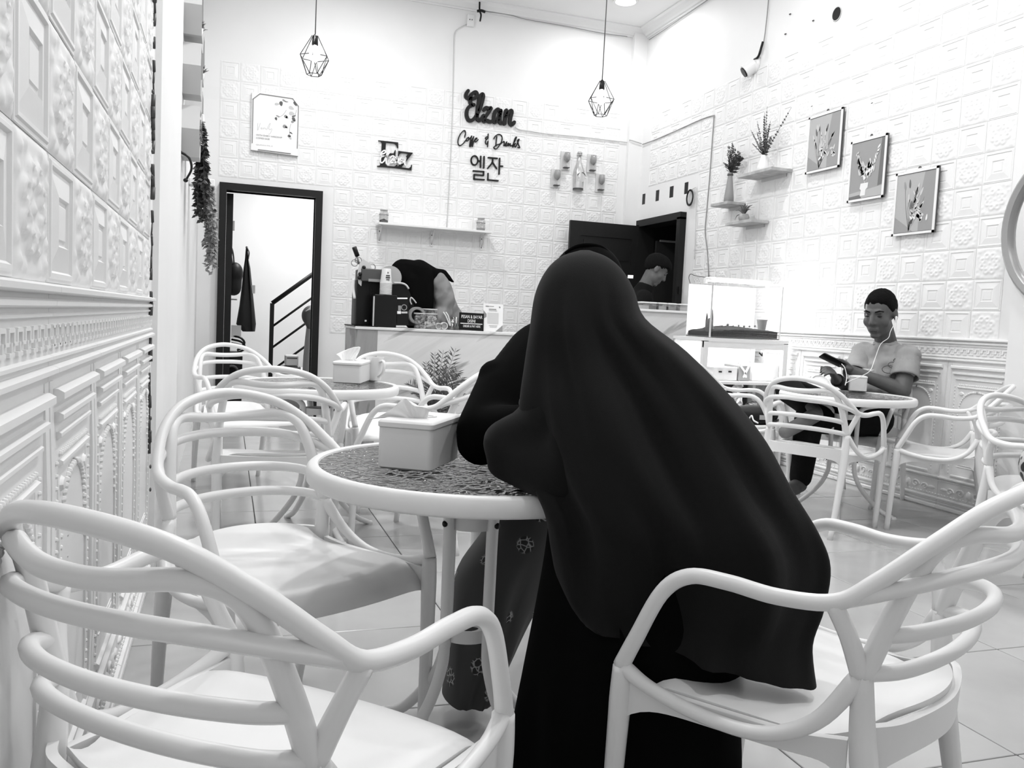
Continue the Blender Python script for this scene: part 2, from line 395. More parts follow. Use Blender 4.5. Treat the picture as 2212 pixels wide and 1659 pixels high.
# rail, wainscot panels and base panels, shared by the left and the right wall
WP = .48
def wain_meshes(wx):
    rail = MB(); H0, H1 = .94, 1.085; w2 = wx/2-.001
    def bar(z_, h, d, mb=rail, x0=-w2, x1=w2):
        r = []
        for x in (x0, x1): r.append([V((x, z_-h/2, 0)), V((x, z_-h/2, d*.6)), V((x, z_-h*.25, d)), V((x, z_+h*.25, d)), V((x, z_+h/2, d*.6)), V((x, z_+h/2, 0))])
        mb.loft(r)
    rail.box((0, (H0+H1)/2, .003), (wx-.002, H1-H0, .006))
    for z_, h, d in ((1.076, .016, .024), (1.054, .014, .018), (1.036, .008, .012), (.949, .014, .022), (.968, .010, .014)): bar(z_, h, d)
    n = 10; p = wx/n
    for i in range(n):
        x = -wx/2+p*(i+.5)
        rail.box((x, 1.018, .008), (p*.62, .006, .006)); rail.box((x-p*.3, 1.010, .008), (.006, .018, .006)); rail.box((x+p*.3, 1.010, .008), (.006, .018, .006))
        rail.box((x, .986, .008), (p*.62, .006, .006)); rail.box((x, .994, .008), (.006, .016, .006)); rail.box((x+p*.5, 1.0, .008), (p*.4, .005, .006))
    up = MB(); up.box((0, .58, .003), (wx-.002, .72, .006))
    bead = lambda x, z_, r=.006: up.ell((x, z_, .007), r, nu=6, nv=4)
    for z_, h, d, f in ((.905, .022, .024, .86), (.868, .016, .020, .78), (.835, .012, .014, .70)): bar(z_, h, d, up, -w2*f, w2*f)
    xs = wx*.31
    for x in (-wx/2+.02, wx/2-.02): bar(.58, .70, .012, up, x-.014, x+.014)
    for x in (-xs, xs): bar(.51, .56, .010, up, x-.006, x+.006)
    bar(.785, .012, .014, up, -xs, xs); bar(.235, .014, .014, up, -xs, xs)
    for k in range(19): bead(-xs+.01+k*(2*xs-.02)/18, .80)
    for s_ in (-1, 1):
        for k in range(26): bead(s_*(xs+.022), .25+k*.0215, .0045)
    for k in range(17):                                   # pointed arch of beads
        t = k/16
        for s_ in (-1, 1): bead(s_*(xs-.012)*(math.sin(t*math.pi/2)), .762-.17*t**2.2, .0085-.003*t)
    for q in ((-xs+.03, .745), (xs-.03, .745)): up.ell((q[0], q[1], .006), (.02, .014, .008), nu=8, nv=4)
    for a in (.022, .035): 
        bar(.275+a, .006, .008, up, -xs+a+.01, xs-a-.01); bar(.70-a*3, .004, .006, up, -.05, .05)
    lo = MB(); lo.box((0, .11, .004), (wx-.002, .22, .008))
    for z_, h, d in ((.208, .014, .020), (.19, .008, .014), (.075, .016, .020), (.05, .010, .016), (.022, .03, .016)): bar(z_, h, d, lo)
    def scroll(cx, cz, s_, fl_):
        pts = [(cx+fl_*s_*(1-t)*math.cos(t*9), cz+s_*(1-t)*.8*math.sin(t*9), .010) for t in [k/16 for k in range(15)]]
        lo.tube(pts, .005, 5)
    for fl_ in (-1, 1):
        scroll(fl_*.06, .135, .034, fl_); scroll(fl_*.14, .13, .03, -fl_); lo.ell((fl_*.19, .135, .008), (.03, .012, .008), nu=8, nv=4)
    lo.ell((0, .135, .01), (.02, .028, .012), nu=8, nv=6)
    for k in range(20): lo.ell((-wx/2+wx/20*(k+.5), .098, .009), (.009, .006, .006), nu=6, nv=4)
    return [mesh_only(q, nm, TILEM, True, 35) for q, nm in ((rail, 'rail_panel'), (up, 'wainscot_panel'), (lo, 'base_panel'))]
wl = wain_meshes(WP)
for j in range(-3, 5):
    y = 1.511+WP/2+j*WP-.005
    if y+WP/2 > 3.57: continue
    for me, nm in zip(wl, ('rail_panel', 'wainscot_panel', 'base_panel')): inst(me, nm, wall_left, frame(FRL, (XL+.0005, y, 0)))
for j in range(0, 9):
    y = 3.72+WP/2+j*WP
    if y+WP/2 > 7.60: continue
    for me, nm in zip(wl, ('rail_panel', 'wainscot_panel', 'base_panel')): inst(me, nm, wall_right, frame(FRR, (XR-.0005, y, 0)))
# dark crack line where the left panels end
cp = [onx(335-13*t+random.uniform(-1, 1), t*1000-20, XL+.013) for t in [k/40 for k in range(41)]]
seam = MB()
for a, b in zip(cp, cp[1:]):
    if random.random() < .8: seam.tube([a, b], random.uniform(.003, .009), 5)
for v_ in (195, 325, 380, 512, 760, 905, 935, 1010, 1060):
    p = onx(330-v_*.006, v_, XL+.022); seam.ell(p+V((0, .02, 0)), (.004, .014, .008), nu=6, nv=4)
sm = seam.build('crack_line', DGREY, None, True); sm['kind'] = 'stuff'; sm.parent = wall_left; sm.location = sm.location-wall_left.location
# ---------------- room behind the left doorway
YR = 11.2
bk = MB()
bk.box((1.0, YR+.06, 1.6), (4.6, .12, 3.2)); bk.box((-1.06, 10.0, 1.6), (.12, 2.6, 3.2)); bk.box((3.06, 10.0, 1.6), (.12, 2.6, 3.2)); bk.box((1, 10.0, 3.06), (4.4, 2.6, .12))
struct('wall_stairwell', bk, WALL)
ld = bpy.data.lights.new('stairwell_lamp', 'AREA'); ld.shape = 'DISK'; ld.size = .5; ld.energy = 26
lo_ = bpy.data.objects.new('stairwell_lamp', ld); COL.objects.link(lo_); lo_.location = (.9, 9.9, 2.95)
# door frame, left
df = thing('door_1', None, None, (.39, YB, 0)); df['kind'] = 'structure'
fw = .065
for nm, c, sz in (('frame_post', (DX0-fw/2, YB+.03, DZ/2), (fw, .20, DZ)), ('frame_post', (DX1+fw/2, YB+.03, DZ/2), (fw, .20, DZ)), ('frame_head', ((DX0+DX1)/2, YB+.03, DZ+fw/2), (DX1-DX0+2*fw, .20, fw))):
    MB().box(c, sz).build(nm, BLACK, df, world=True)
leaf1 = MB().box((DX0+.032, YB+.532, DZ/2), (.062, .80, DZ-.02)).build('door_leaf', BLACK, df, world=True)
hk = MB(); hk.box((DX0+.070, YB+.2, 1.86), (.02, .06, .09)); hk.build('bolt_plate', LGREY, leaf1, world=True)
hk = MB(); hk.tube([(DX0+.06, YB+.85, 1.15), (DX0+.12, YB+.85, 1.15), (DX0+.12, YB+.75, 1.15)], .009, 6); hk.build('door_handle', LGREY, leaf1, True, world=True)
# door frame and leaf, right
d2 = thing('door_2', None, None, (XR, (RY0+RY1)/2, 0)); d2['kind'] = 'structure'
for nm, y0, y1, z0_, z1 in (('frame_post', RY0-.045, RY0+.02, 0, RZ), ('frame_post', RY1-.02, RY1+.045, 0, RZ), ('frame_head', RY0-.045, RY1+.045, RZ-.02, RZ+.05)):
    MB().box((XR+.03, (y0+y1)/2, (z0_+z1)/2), (.20, y1-y0, z1-z0_)).build(nm, BLACK, d2, world=True)
LX0, LX1, LY = 3.42, XR-.02, 8.50
lf = MB().box(((LX0+LX1)/2, LY, 1.08), (LX1-LX0, .03, 2.14)).build('door_leaf', BLACK, d2, world=True)
for x0, x1 in ((LX0, LX0+.12), (LX1-.12, LX1)): MB().box(((x0+x1)/2, LY-.02, 1.08), (x1-x0, .012, 2.14)).build('stile', BLACK, lf, world=True)
for z0_, z1 in ((2.0, 2.15), (1.58, 1.72), (1.15, 1.28), (.62, .80), (.01, .2)): MB().box(((LX0+LX1)/2, LY-.02, (z0_+z1)/2), (LX1-LX0-.24, .012, z1-z0_)).build('door_rail', BLACK, lf, world=True)
for z0_, z1 in ((1.76, 1.96), (1.32, 1.54), (.84, 1.11), (.24, .58)): MB().box(((LX0+LX1)/2, LY-.018, (z0_+z1)/2), (LX1-LX0-.32, .010, z1-z0_)).build('door_panel', BLACK, lf, world=True)
MB().box((XR-.035, RY0-.03, 1.44), (.02, .06, .07)).build('lock_keeper', BLACKP, d2, world=True)
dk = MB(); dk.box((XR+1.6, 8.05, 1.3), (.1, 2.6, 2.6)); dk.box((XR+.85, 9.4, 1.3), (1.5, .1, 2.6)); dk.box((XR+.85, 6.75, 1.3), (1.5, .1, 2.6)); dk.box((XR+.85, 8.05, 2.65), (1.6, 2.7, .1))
struct('wall_backroom', dk, mat('backroom_wall_shade', .03, .8, .1))  # darkness of the unlit room is put into this wall colour
MB_ = MB()
d3 = thing('door_3', None, None, (XR+.8, 8.3, 0)); d3['kind'] = 'structure'
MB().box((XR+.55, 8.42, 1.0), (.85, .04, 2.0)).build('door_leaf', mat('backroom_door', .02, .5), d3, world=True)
MB().tube([(XR+.15, 8.38, 2.0), (XR+.95, 8.38, 2.0)], .012, 6).build('door_edge', MGREY, d3, world=True)
# vent openings, each filled by a black block painted for the dark inside
for a, b in ys:
    o = MB().box((XR+.011, (a+b)/2, (sz0+sz1)/2), (.02, b-a, sz1-sz0)).build('vent_dark_fill', BLACKP, None); tag(o, None, None)
    o.parent = wall_right; o.location = o.location-wall_right.location
# ================================================================== CHAIRS
CHAIR_GROUP = 'white woven-back plastic armchairs of the cafe'
def make_chair():
    t = thing('armchair', 'x', 'chair', (0, 0, 0), 0, CHAIR_GROUP)
    R0 = .0135
    # tall hoop: front corner - arm - junction - over the back - other side
    half = [(.272, .215, .462), (.279, .185, .520), (.286, .135, .615), (.286, .085, .655), (.279, .02, .659), (.268, -.06, .653), (.257, -.145, .664), (.238, -.195, .702), (.195, -.255, .762), (.12, -.305, .812), (0, -.335, .832)]
    pts = [V(p) for p in half]+[V((-p[0], p[1], p[2])) for p in reversed(half[:-1])]
    MB().tube(cr(pts, 6), [.0155, .0145]+[R0]*17+[.0145, .0155], 10).build('hoop', WHITE, t, True)
    # inner arch: post - top slat - post
    half = [(.216, -.178, .545), (.206, -.205, .63), (.190, -.236, .715), (.172, -.262, .758), (.135, -.295, .776), (.06, -.322, .770), (0, -.328, .768)]
    pts = [V(p) for p in half]+[V((-p[0], p[1], p[2])) for p in reversed(half[:-1])]
    MB().tube(cr(pts, 6), [.0165, .016, .015, .013, .013, .013, .013, .013, .013, .013, .015, .016, .0165], 10).build('inner_arch', WHITE, t, True)
    # slats
    for q in ([(.257, -.140, .662), (.232, -.205, .688), (.165, -.280, .716), (.08, -.318, .726), (0, -.327, .727)],
              [(.208, -.196, .612), (.178, -.245, .625), (.10, -.285, .634), (0, -.298, .636)],
              [(.216, -.180, .552), (.182, -.226, .562), (.10, -.258, .570), (0, -.268, .572)]):
        pts = [V(p) for p in q]+[V((-p[0], p[1], p[2])) for p in reversed(q[:-1])]
        MB().tube(cr(pts, 6), .0125, 10).build('slat', WHITE, t, True)
    for s in (-1, 1):
        MB().tube(cr([(s*.257, -.142, .660), (s*.240, -.162, .610), (s*.217, -.177, .548)], 5), [.0135, .014, .016], 10).build('brace', WHITE, t, True)
        MB().tube(cr([(s*.272, .212, .460), (s*.276, .15, .440), (s*.274, .05, .425), (s*.268, -.05, .430), (s*.250, -.125, .470), (s*.218, -.175, .545)], 6), [.015, .0125, .012, .012, .013, .016], 10).build('side_rail', WHITE, t, True)
        MB().tube(cr([(s*.250, .235, .0), (s*.262, .226, .22), (s*.270, .215, .40), (s*.272, .212, .462)], 5), [.0135, .017, .020, .018], 10).build('leg', WHITE, t, True)
        MB().tube(cr([(s*.205, -.265, .0), (s*.214, -.226, .22), (s*.217, -.19, .42), (s*.216, -.178, .552)], 5), [.0135, .017, .022, .0165], 10).build('leg', WHITE, t, True)
    # seat shell
    nu, nv = 20, 22; top = []
    for j in range(nv+1):
        b = j/nv                                   # 0 front .. 1 rear
        for i in range(nu+1):
            a = i/nu*2-1
            hw = .262-.050*b-.035*max(0, b-.75)/.25
            y = .238-.43*b-.035*a*a*(1-b)-(.055*(1-a*a))*max(0, b-.6)/.4
            x = a*hw
            z = .452-.020*(1-a*a)*math.sin(min(1, b*1.15)*math.pi)**1.0-.008*b
            if b < .20: z -= .052*((.20-b)/.20)**1.8
            if b > .80: z += .045*((b-.80)/.20)**2*(1-.2*a*a)
            z -= .010*abs(a)**8
            top.append(V((x, y, z)))
    mb = MB(); n1 = len(top); W_ = nu+1
    bot = [p+V((0, 0, -.011)) for p in top]
    fs = []
    for j in range(nv):
        for i in range(nu):
            k = j*W_+i; fs.append((k, k+W_, k+W_+1, k+1)); fs.append((n1+k, n1+k+1, n1+k+W_+1, n1+k+W_))
    edge = [i for i in range(W_)]+[j*W_+nu for j in range(1, nv+1)]+[nv*W_+i for i in range(nu-1, -1, -1)]+[j*W_ for j in range(nv-1, 0, -1)]
    for k in range(len(edge)):
        a, b = edge[k], edge[(k+1) % len(edge)]; fs.append((a, b, n1+b, n1+a))
    mb.add(top+bot, fs); mb.build('seat', WHITE, t, True, auto=60)
    # moulded apron under the seat edge, arching down to the legs
    def apron(pts, h):
        C = cr(pts, 8); r = []; n = len(C)
        for i, p in enumerate(C):
            q = i/(n-1)*2-1; d = h*(1+1.1*abs(q)**5)
            tdir = (C[min(i+1, n-1)]-C[max(i-1, 0)]).normalized(); nn = V((tdir.y, -tdir.x, 0))*.007
            r.append([p+nn, p-nn, p-nn*.6-V((0, 0, d)), p+nn*.6-V((0, 0, d))])
        MB().loft(r).build('apron', WHITE, t, True, auto=50)
    apron([(-.212, -.185, .470), (-.15, -.226, .474), (0, -.252, .476), (.15, -.226, .474), (.212, -.185, .470)], .056)
    for s in (-1, 1): apron([(s*.268, .207, .438), (s*.256, .07, .436), (s*.235, -.08, .436), (s*.218, -.165, .446)], .034)
    return t
ch = make_chair()
R_ = math.radians
CH = [((.072, 1.236), 316.1, 'large white plastic armchair seen from behind at the lower left corner, nearest the camera'),
      ((.155, 2.112), 207.3, 'white plastic armchair with its seat to the camera, between left wall and near table'),
      ((1.022, 1.286), 30.5, 'white plastic armchair the black-veiled person sits on, lower right'),
      ((.214, 3.755), 354.1, 'white plastic armchair seen from behind at the far left table, its hoop in shade'),
      ((.126, 5.275), 203.0, 'white plastic armchair farthest back on the left, in front of the open black doorway'),
      ((.916, 4.751), 184, 'white plastic armchair behind the mug, in front of the palm and marble counter'),
      ((.90, 3.95), 55, 'white plastic armchair turned side-on behind the near tissue box'),
      ((3.133, 3.924), 298.6, 'white plastic armchair with its back to the camera at the phone man\'s table'),
      ((3.843, 3.79), 46.5, 'white plastic armchair turned side-on by the right wall, facing the phone man\'s table'),
      ((3.215, 2.72), 212, 'white plastic armchair cut off by the right edge of the picture'),
      ((3.275, 4.90), 232, 'white plastic armchair holding a black waist bag, below the aquarium'),
      ((3.93, 4.56), 111, 'white plastic armchair under the man with the phone'),
      ((1.10, 2.50), 139, 'white plastic armchair hidden behind the black-veiled person, under the person in the floral skirt')]
# the right-edge chair faces away from the camera
CH[9] = ((3.29, 2.59), 185, CH[9][2])
for i, ((x, y), a, lab) in enumerate(CH):
    if i == 0: ch.location = (x, y, 0); ch.rotation_euler = (0, 0, R_(a)); ch['label'] = lab
    else: dup(ch, (x, y, 0), R_(a), lab)
# ================================================================== TABLES
def glass_mat():
    mt = bpy.data.materials.new('rippled_glass'); mt.use_nodes = True; nt = mt.node_tree; b = nt.nodes['Principled BSDF']
    b.inputs['Base Color'].default_value = (.07, .07, .07, 1); b.inputs['Roughness'].default_value = .06; b.inputs['IOR'].default_value = 1.5
    b.inputs['Specular IOR Level'].default_value = .75
    tc = nt.nodes.new('ShaderNodeTexCoord'); mp = nt.nodes.new('ShaderNodeMapping'); nt.links.new(tc.outputs['Object'], mp.inputs[0])
    nz = nt.nodes.new('ShaderNodeTexNoise'); nz.inputs['Scale'].default_value = 30; nt.links.new(mp.outputs[0], nz.inputs['Vector'])
    mx = nt.nodes.new('ShaderNodeMixRGB'); mx.inputs[0].default_value = .045; nt.links.new(mp.outputs[0], mx.inputs[1]); nt.links.new(nz.outputs['Color'], mx.inputs[2])
    vo = nt.nodes.new('ShaderNodeTexVoronoi'); vo.feature = 'DISTANCE_TO_EDGE'; vo.inputs['Scale'].default_value = 34; nt.links.new(mx.outputs[0], vo.inputs['Vector'])
    r = nt.nodes.new('ShaderNodeMapRange'); r.inputs[2].default_value = .22; nt.links.new(vo.outputs['Distance'], r.inputs[0])
    bp = nt.nodes.new('ShaderNodeBump'); bp.inputs['Strength'].default_value = 1.0; bp.inputs['Distance'].default_value = .006
    nt.links.new(r.outputs[0], bp.inputs['Height']); nt.links.new(bp.outputs['Normal'], b.inputs['Normal'])
    return mt
GLASS = glass_mat()
TZ, TR = .72, .385
def make_table():
    t = thing('round_table', 'x', 'table', (0, 0, 0), 0, 'round glass-topped cafe tables')
    MB().ring([(TR-.030, TZ-.006), (TR-.026, TZ+.001), (TR-.010, TZ+.002), (TR-.003, TZ-.004), (TR, TZ-.016), (TR-.002, TZ-.036), (TR-.008, TZ-.042), (TR-.026, TZ-.042), (TR-.030, TZ-.036)], n=72).build('rim', WHITE, t, True, auto=50)
    MB().lathe([(TR-.028, TZ-.010), (TR-.028, TZ-.003)], n=64).build('glass_top', GLASS, t)
    for k in range(4):
        a = k*math.pi/2; c, s = math.cos(a), math.sin(a)
        prof = [(.345, .688), (.26, .676), (.13, .655), (.083, .628), (.072, .59), (.070, .45), (.070, .31), (.078, .245), (.12, .16), (.22, .055), (.30, .012)]
        leg = MB().tube(cr([(r*c, r*s, z) for r, z in prof], 5), .0135, 10).build('leg', WHITE, t, True)
        q = Matrix(((c, -s, 0), (s, c, 0), (0, 0, 1))) @ Matrix(((0, 0, 1), (0, 1, 0), (-1, 0, 0)))
        for z in (.59, .325): MB().lathe([(.0075, 0), (.0075, .004), (.004, .007)], V((c*.083, s*.083, z)), 10, q).build('bolt', BLACKP, leg, True)
        MB().lathe([(.017, .0), (.017, .012), (.014, .02)], V((.305*c, .305*s, 0)), 10).build('foot_cap', WHITE, leg, True)
    for z in (.59, .325):
        MB().ring([(.030, z-.004), (.056, z-.004), (.056, z-.016), (.062, z-.016), (.062, z+.014), (.056, z+.014), (.056, z+.004), (.030, z+.004)], n=32).build('ring_plate', WHITE, t, True, auto=40)
    return t
tb = make_table()
T1, T2, T3 = V((.560, 1.915, 0)), V((.423, 4.16, 0)), V((3.50, 4.17, 0))
tb.location = T1; tb.rotation_euler = (0, 0, R_(28)); tb['label'] = 'round rippled-glass table with thick white rim that the veiled person leans on'
dup(tb, T2, R_(20), 'round glass table with white rim holding tissue box and mug, far left')
dup(tb, T3, R_(50), 'round glass table with white rim in front of the man with the phone')
# ================================================================== TISSUE BOXES, MUG
def tissue_box(p0, p1, p2, h, label, tissue, seed):
    """p0 front corner, p1/p2 neighbours on the table plane"""
    random.seed(seed)
    e1 = (p1-p0); e2 = (p2-p0); ang = math.atan2(e1.y, e1.x); L = e1.length
    ex = V((math.cos(ang), math.sin(ang), 0)); ey = V((-ex.y, ex.x, 0)); W_ = e2.dot(ey)
    if W_ < 0: ey = -ey; W_ = -W_
    c = p0+ex*L/2+ey*W_/2; t = thing('tissue_box', label, 'tissue box', c, 0, 'white plastic tissue boxes')
    Rm = Matrix((ex, ey, V((0, 0, 1)))).transposed()
    if Rm.determinant() < 0: Rm = Matrix((ex, -ey, V((0, 0, 1)))).transposed()
    MB().rbox((0, 0, h*.43+.0015), (L*.97, W_*.97, h*.86), .012, Rm, 4).build('body', WHITE, t, True, auto=40)
    lid = MB().rbox((0, 0, h*.90), (L, W_, h*.18), .012, Rm, 4).build('lid', WHITE, t, True, auto=40)
    MB().ring([(.024, 0), (.030, 0), (.030, .003), (.024, .003)], V((0, 0, h*.99-.001)), 20, Rm @ Matrix.Diagonal((1.25, .8, 1))).build('slot_rim', WHITE, lid, True)
    if tissue:
        for k, sheet in enumerate(tissue):
            c0 = sum(((p-c) for p in sheet[:2]), V((0, 0, 0)))/2; n = 7; outer = cr([p-c for p in sheet[2:]], n); inner = [(sheet[0]-c).lerp(sheet[1]-c, q/(len(outer)-1)) for q in range(len(outer))]
            mb = MB(); rows = 7; N_ = len(outer)
            for j in range(rows+1):
                b = j/rows
                for q in range(N_): mb.v.append(inner[q].lerp(outer[q], b)+(-AX_F)*(.006*math.sin(q*1.15+k)*b*(1.2-b))+V((0, 0, .004*math.sin(b*math.pi))))
            for j in range(rows):
                for q in range(N_-1): w_ = j*N_+q; mb.f.append((w_, w_+1, w_+N_+1, w_+N_))
            o = mb.build('tissue', PAPER, t, True); md = o.modifiers.new('s', 'SOLIDIFY'); md.thickness = .0008
    return t
def cz(p): return (p-CAM).dot(AX_F)
def sheet(box_u, box_v, zc, slot, outer):
    """tissue sheet standing in the slot; pixels of one 5.82x crop, each with its own depth offset"""
    f = lambda a, b, d: at(box_u+a/5.82, box_v+b/5.82, zc+d)
    return [f(*p) for p in slot]+[f(*p) for p in outer]
zb1 = cz(onz(931, 1024, TZ))+.055
tissue_box(onz(931, 1024, TZ+.0025), onz(810, 1013, TZ+.0025), onz(984, 992, TZ+.0025), .112, 'white plastic tissue box with folded tissue on the near table',
    [sheet(700, 740, zb1, [(1010, 975, 0), (1290, 968, 0)], [(560, 958, .02), (640, 950, .012), (830, 850, .0), (1010, 705, .0), (1120, 790, -.012), (1300, 830, 0), (1305, 940, .01)]),
     sheet(700, 740, zb1+.012, [(1050, 972, 0), (1280, 966, 0)], [(700, 920, .03), (900, 820, .03), (1040, 730, .02), (1180, 790, .03), (1290, 860, .02)])], 1)
zb2 = cz(onz(781, 831, TZ))+.06
tissue_box(onz(779, 831, TZ+.0025), onz(716, 828, TZ+.0025), onz(777, 820.5, TZ+.0025), .108, 'white plastic tissue box with pulled-up tissue beside the mug on the far left table',
    [sheet(700, 740, zb2, [(225, 232, 0), (380, 235, 0)], [(150, 150, 0), (230, 110, .02), (330, 70, -.01), (400, 55, 0), (458, 62, .02), (420, 160, .01), (385, 225, 0)]),
     sheet(700, 740, zb2+.01, [(240, 232, 0), (370, 235, 0)], [(200, 160, .02), (300, 100, .03), (390, 80, .03), (400, 200, .02)])], 2)
zb3 = cz(onz(1873, 847, TZ))+.07
tissue_box(onz(1873, 847.5, TZ+.0025), onz(1833, 845, TZ+.0025), onz(1904, 848, TZ+.0025), .100, 'white plastic tissue box on the table of the man with the phone',
    [sheet(1740, 700, zb3, [(690, 610, 0), (810, 612, 0)], [(600, 600, 0), (650, 570, .02), (740, 560, 0), (850, 575, .0), (870, 605, .01)])], 3)
mc = onz(808, 822, TZ+.0025)
mg = thing('mug', 'tall white ceramic mug with handle beside the tissue box', 'mug', mc)
MB().lathe([(.028, 0), (.034, .002), (.036, .02), (.042, .06), (.047, .118), (.0475, .121), (.044, .121), (.041, .10), (.034, .02), (.0, .012)], n=28).build('body', WHITE, mg, True, auto=50)
hd = V((.5, -.86, 0)).normalized()
MB().tube(cr([hd*.044+V((0, 0, .098)), hd*.066+V((0, 0, .104)), hd*.076+V((0, 0, .082)), hd*.066+V((0, 0, .045)), hd*.036+V((0, 0, .022))], 6), .0062, 8, flat=1.5).build('handle', WHITE, mg, True)
# ================================================================== PEOPLE
def basis(fwd, up=V((0, 0, 1))):
    f = V(fwd).normalized(); r = f.cross(up).normalized(); u = r.cross(f).normalized()
    return Matrix((r, f, u)).transposed()               # local x right, y forward, z up
def head_shapes(mb, c, B, s):
    """skull, jaw, nose, lips, brow, ears in head space (unit = metres for a .24 m head)"""
    P = lambda x, y, z: c+B @ (V((x, y, z))*s)
    E_ = lambda p, r: mb.ell(P(*p), V(r)*s, B, 20, 14)
    E_((0, -.012, .032), (.074, .096, .088)); E_((0, .018, -.045), (.060, .070, .074)); E_((0, .030, -.02), (.064, .066, .07))
    E_((0, .066, -.098), (.026, .022, .020)); E_((.038, .048, -.028), (.030, .030, .032)); E_((-.038, .048, -.028), (.030, .030, .032))
    mb.cap(P(0, .088, .018), .009*s, P(0, .108, -.026), .0125*s); mb.cap(P(-.012, .096, -.030), .008*s, P(.012, .096, -.030), .008*s)
    mb.cap(P(-.034, .080, .030), .012*s, P(.034, .080, .030), .012*s)
    mb.cap(P(-.019, .086, -.062), .0075*s, P(.019, .086, -.062), .0075*s); mb.cap(P(-.015, .084, -.074), .008*s, P(.015, .084, -.074), .008*s)
    for q in (-1, 1): E_((q*.077, -.012, -.004), (.010, .021, .034))
    return P
def face_parts(t, P, B, s, hairline=.55, skinlid=True):
    for q in (-1, 1):
        MB().ell(P(q*.032, .0815, .006), V((.0145, .007, .0035))*s, B, 10, 6).build('eye', BLACKP, t, True, world=True)
        MB().tube([P(q*.014, .093, .030), P(q*.034, .089, .036), P(q*.052, .074, .030)], [.0030*s, .0042*s, .0022*s], 6).build('eyebrow', HAIR, t, True, world=True)
    MB().tube([P(-.019, .0925, -.068), P(0, .0945, -.0665), P(.019, .0925, -.068)], .0022*s, 6).build('mouth_line', DGREY, t, True, world=True)
def hair_cap(t, c, B, s, front=.055, side=.0, extra=None):
    mb = MB(); vs = []; nu, nv = 36, 22
    C = V((0, -.014, .036)); R3 = V((.074, .096, .088))
    for j in range(nv+1):
        th = math.pi*j/nv
        for i in range(nu):
            a = 2*math.pi*i/nu; d = V((math.sin(th)*math.cos(a), math.sin(th)*math.sin(a), math.cos(th)))
            p = V((d.x*R3.x, d.y*R3.y, d.z*R3.z)); z = p.z+C.z; y = p.y+C.y
            lim = side+(front-side)*max(0, min(1, (y+.01)/.07)) if y > -.01 else side-.075*min(1, (-.01-y)/.06)
            lim += .006*math.sin(a*11)+random.uniform(-.004, .004); k = max(0, min(1, (z-lim)/.014)); g = .93+k*(.135+random.uniform(-.015, .03)*max(0, min(1, (z-.02)/.05)))
            if extra: g += extra(y, z)*k
            vs.append(c+B @ ((C+p*g)*s))
    for j in range(nv):
        for i in range(nu): mb.f.append((j*nu+i, (j+1)*nu+i, (j+1)*nu+(i+1) % nu, j*nu+(i+1) % nu))
    mb.v = vs; return mb.build('hair', HAIR, t, True, world=True)
def hand(mb, wrist, palm_dir, normal, s, curl, thumb_side, spread=.25):
    """palm and five fingers rooted in the palm; curl in radians per knuckle"""
    B = basis(palm_dir, normal); P = lambda x, y, z: wrist+B @ (V((x, y, z))*s)
    mb.cap(P(-.018, .03, 0), .017*s, P(-.022, .075, 0), .014*s); mb.cap(P(.018, .03, 0), .017*s, P(.022, .075, 0), .014*s); mb.cap(P(0, .0, 0), .022*s, P(0, .07, 0), .018*s)
    for k, (x, L) in enumerate(((-.030, .062), (-.010, .074), (.010, .070), (.029, .056))):
        a = 0; p = V((x, .082, 0)); d0 = x*spread*6
        for seg, f_ in enumerate((.42, .33, .25)):
            a += curl[min(k, len(curl)-1)] if isinstance(curl, (list, tuple)) else curl
            q = p+V((math.sin(d0)*L*f_, math.cos(a)*L*f_, -math.sin(a)*L*f_))
            mb.cap(P(*p), (.0088-.0008*seg)*s, P(*q), (.0082-.0008*seg)*s, 8); p = q
    th = [V((thumb_side*.020, .02, 0)), V((thumb_side*.045, .052, -.012)), V((thumb_side*.046, .082, -.026)), V((thumb_side*.036, .106, -.034))]
    for a, b, r in zip(th, th[1:], (.012, .0105, .009)): mb.cap(P(*a), r*s, P(*b), (r-.001)*s, 8)
# ---------------------------------------------------------------- the veiled person, seen from behind
VS = [((1252, 541), 1.84, (1274, 541), 1.84, .010), ((1208, 557), 1.84, (1312, 556), 1.83, .050), ((1176, 590), 1.83, (1344, 584), 1.82, .080), ((1155, 640), 1.82, (1370, 628), 1.80, .100),
      ((1145, 710), 1.80, (1394, 688), 1.77, .112), ((1134, 790), 1.79, (1484, 760), 1.73, .122), ((1124, 870), 1.76, (1584, 862), 1.68, .132), ((1126, 950), 1.73, (1656, 955), 1.64, .135),
      ((1150, 1040), 1.68, (1710, 1055), 1.61, .135), ((1178, 1110), 1.64, (1766, 1148), 1.58, .125), ((1190, 1180), 1.64, (1792, 1222), 1.57, .115), ((1202, 1240), 1.64, (1780, 1312), 1.55, .100),
      ((1220, 1285), 1.64, (1756, 1390), 1.53, .088), ((1250, 1320), 1.64, (1764, 1484), 1.47, .078)]
wv = thing('person', 'person in long black veil and dress, back to camera, leaning on the near table', 'person', (1.0, 1.36, 0))
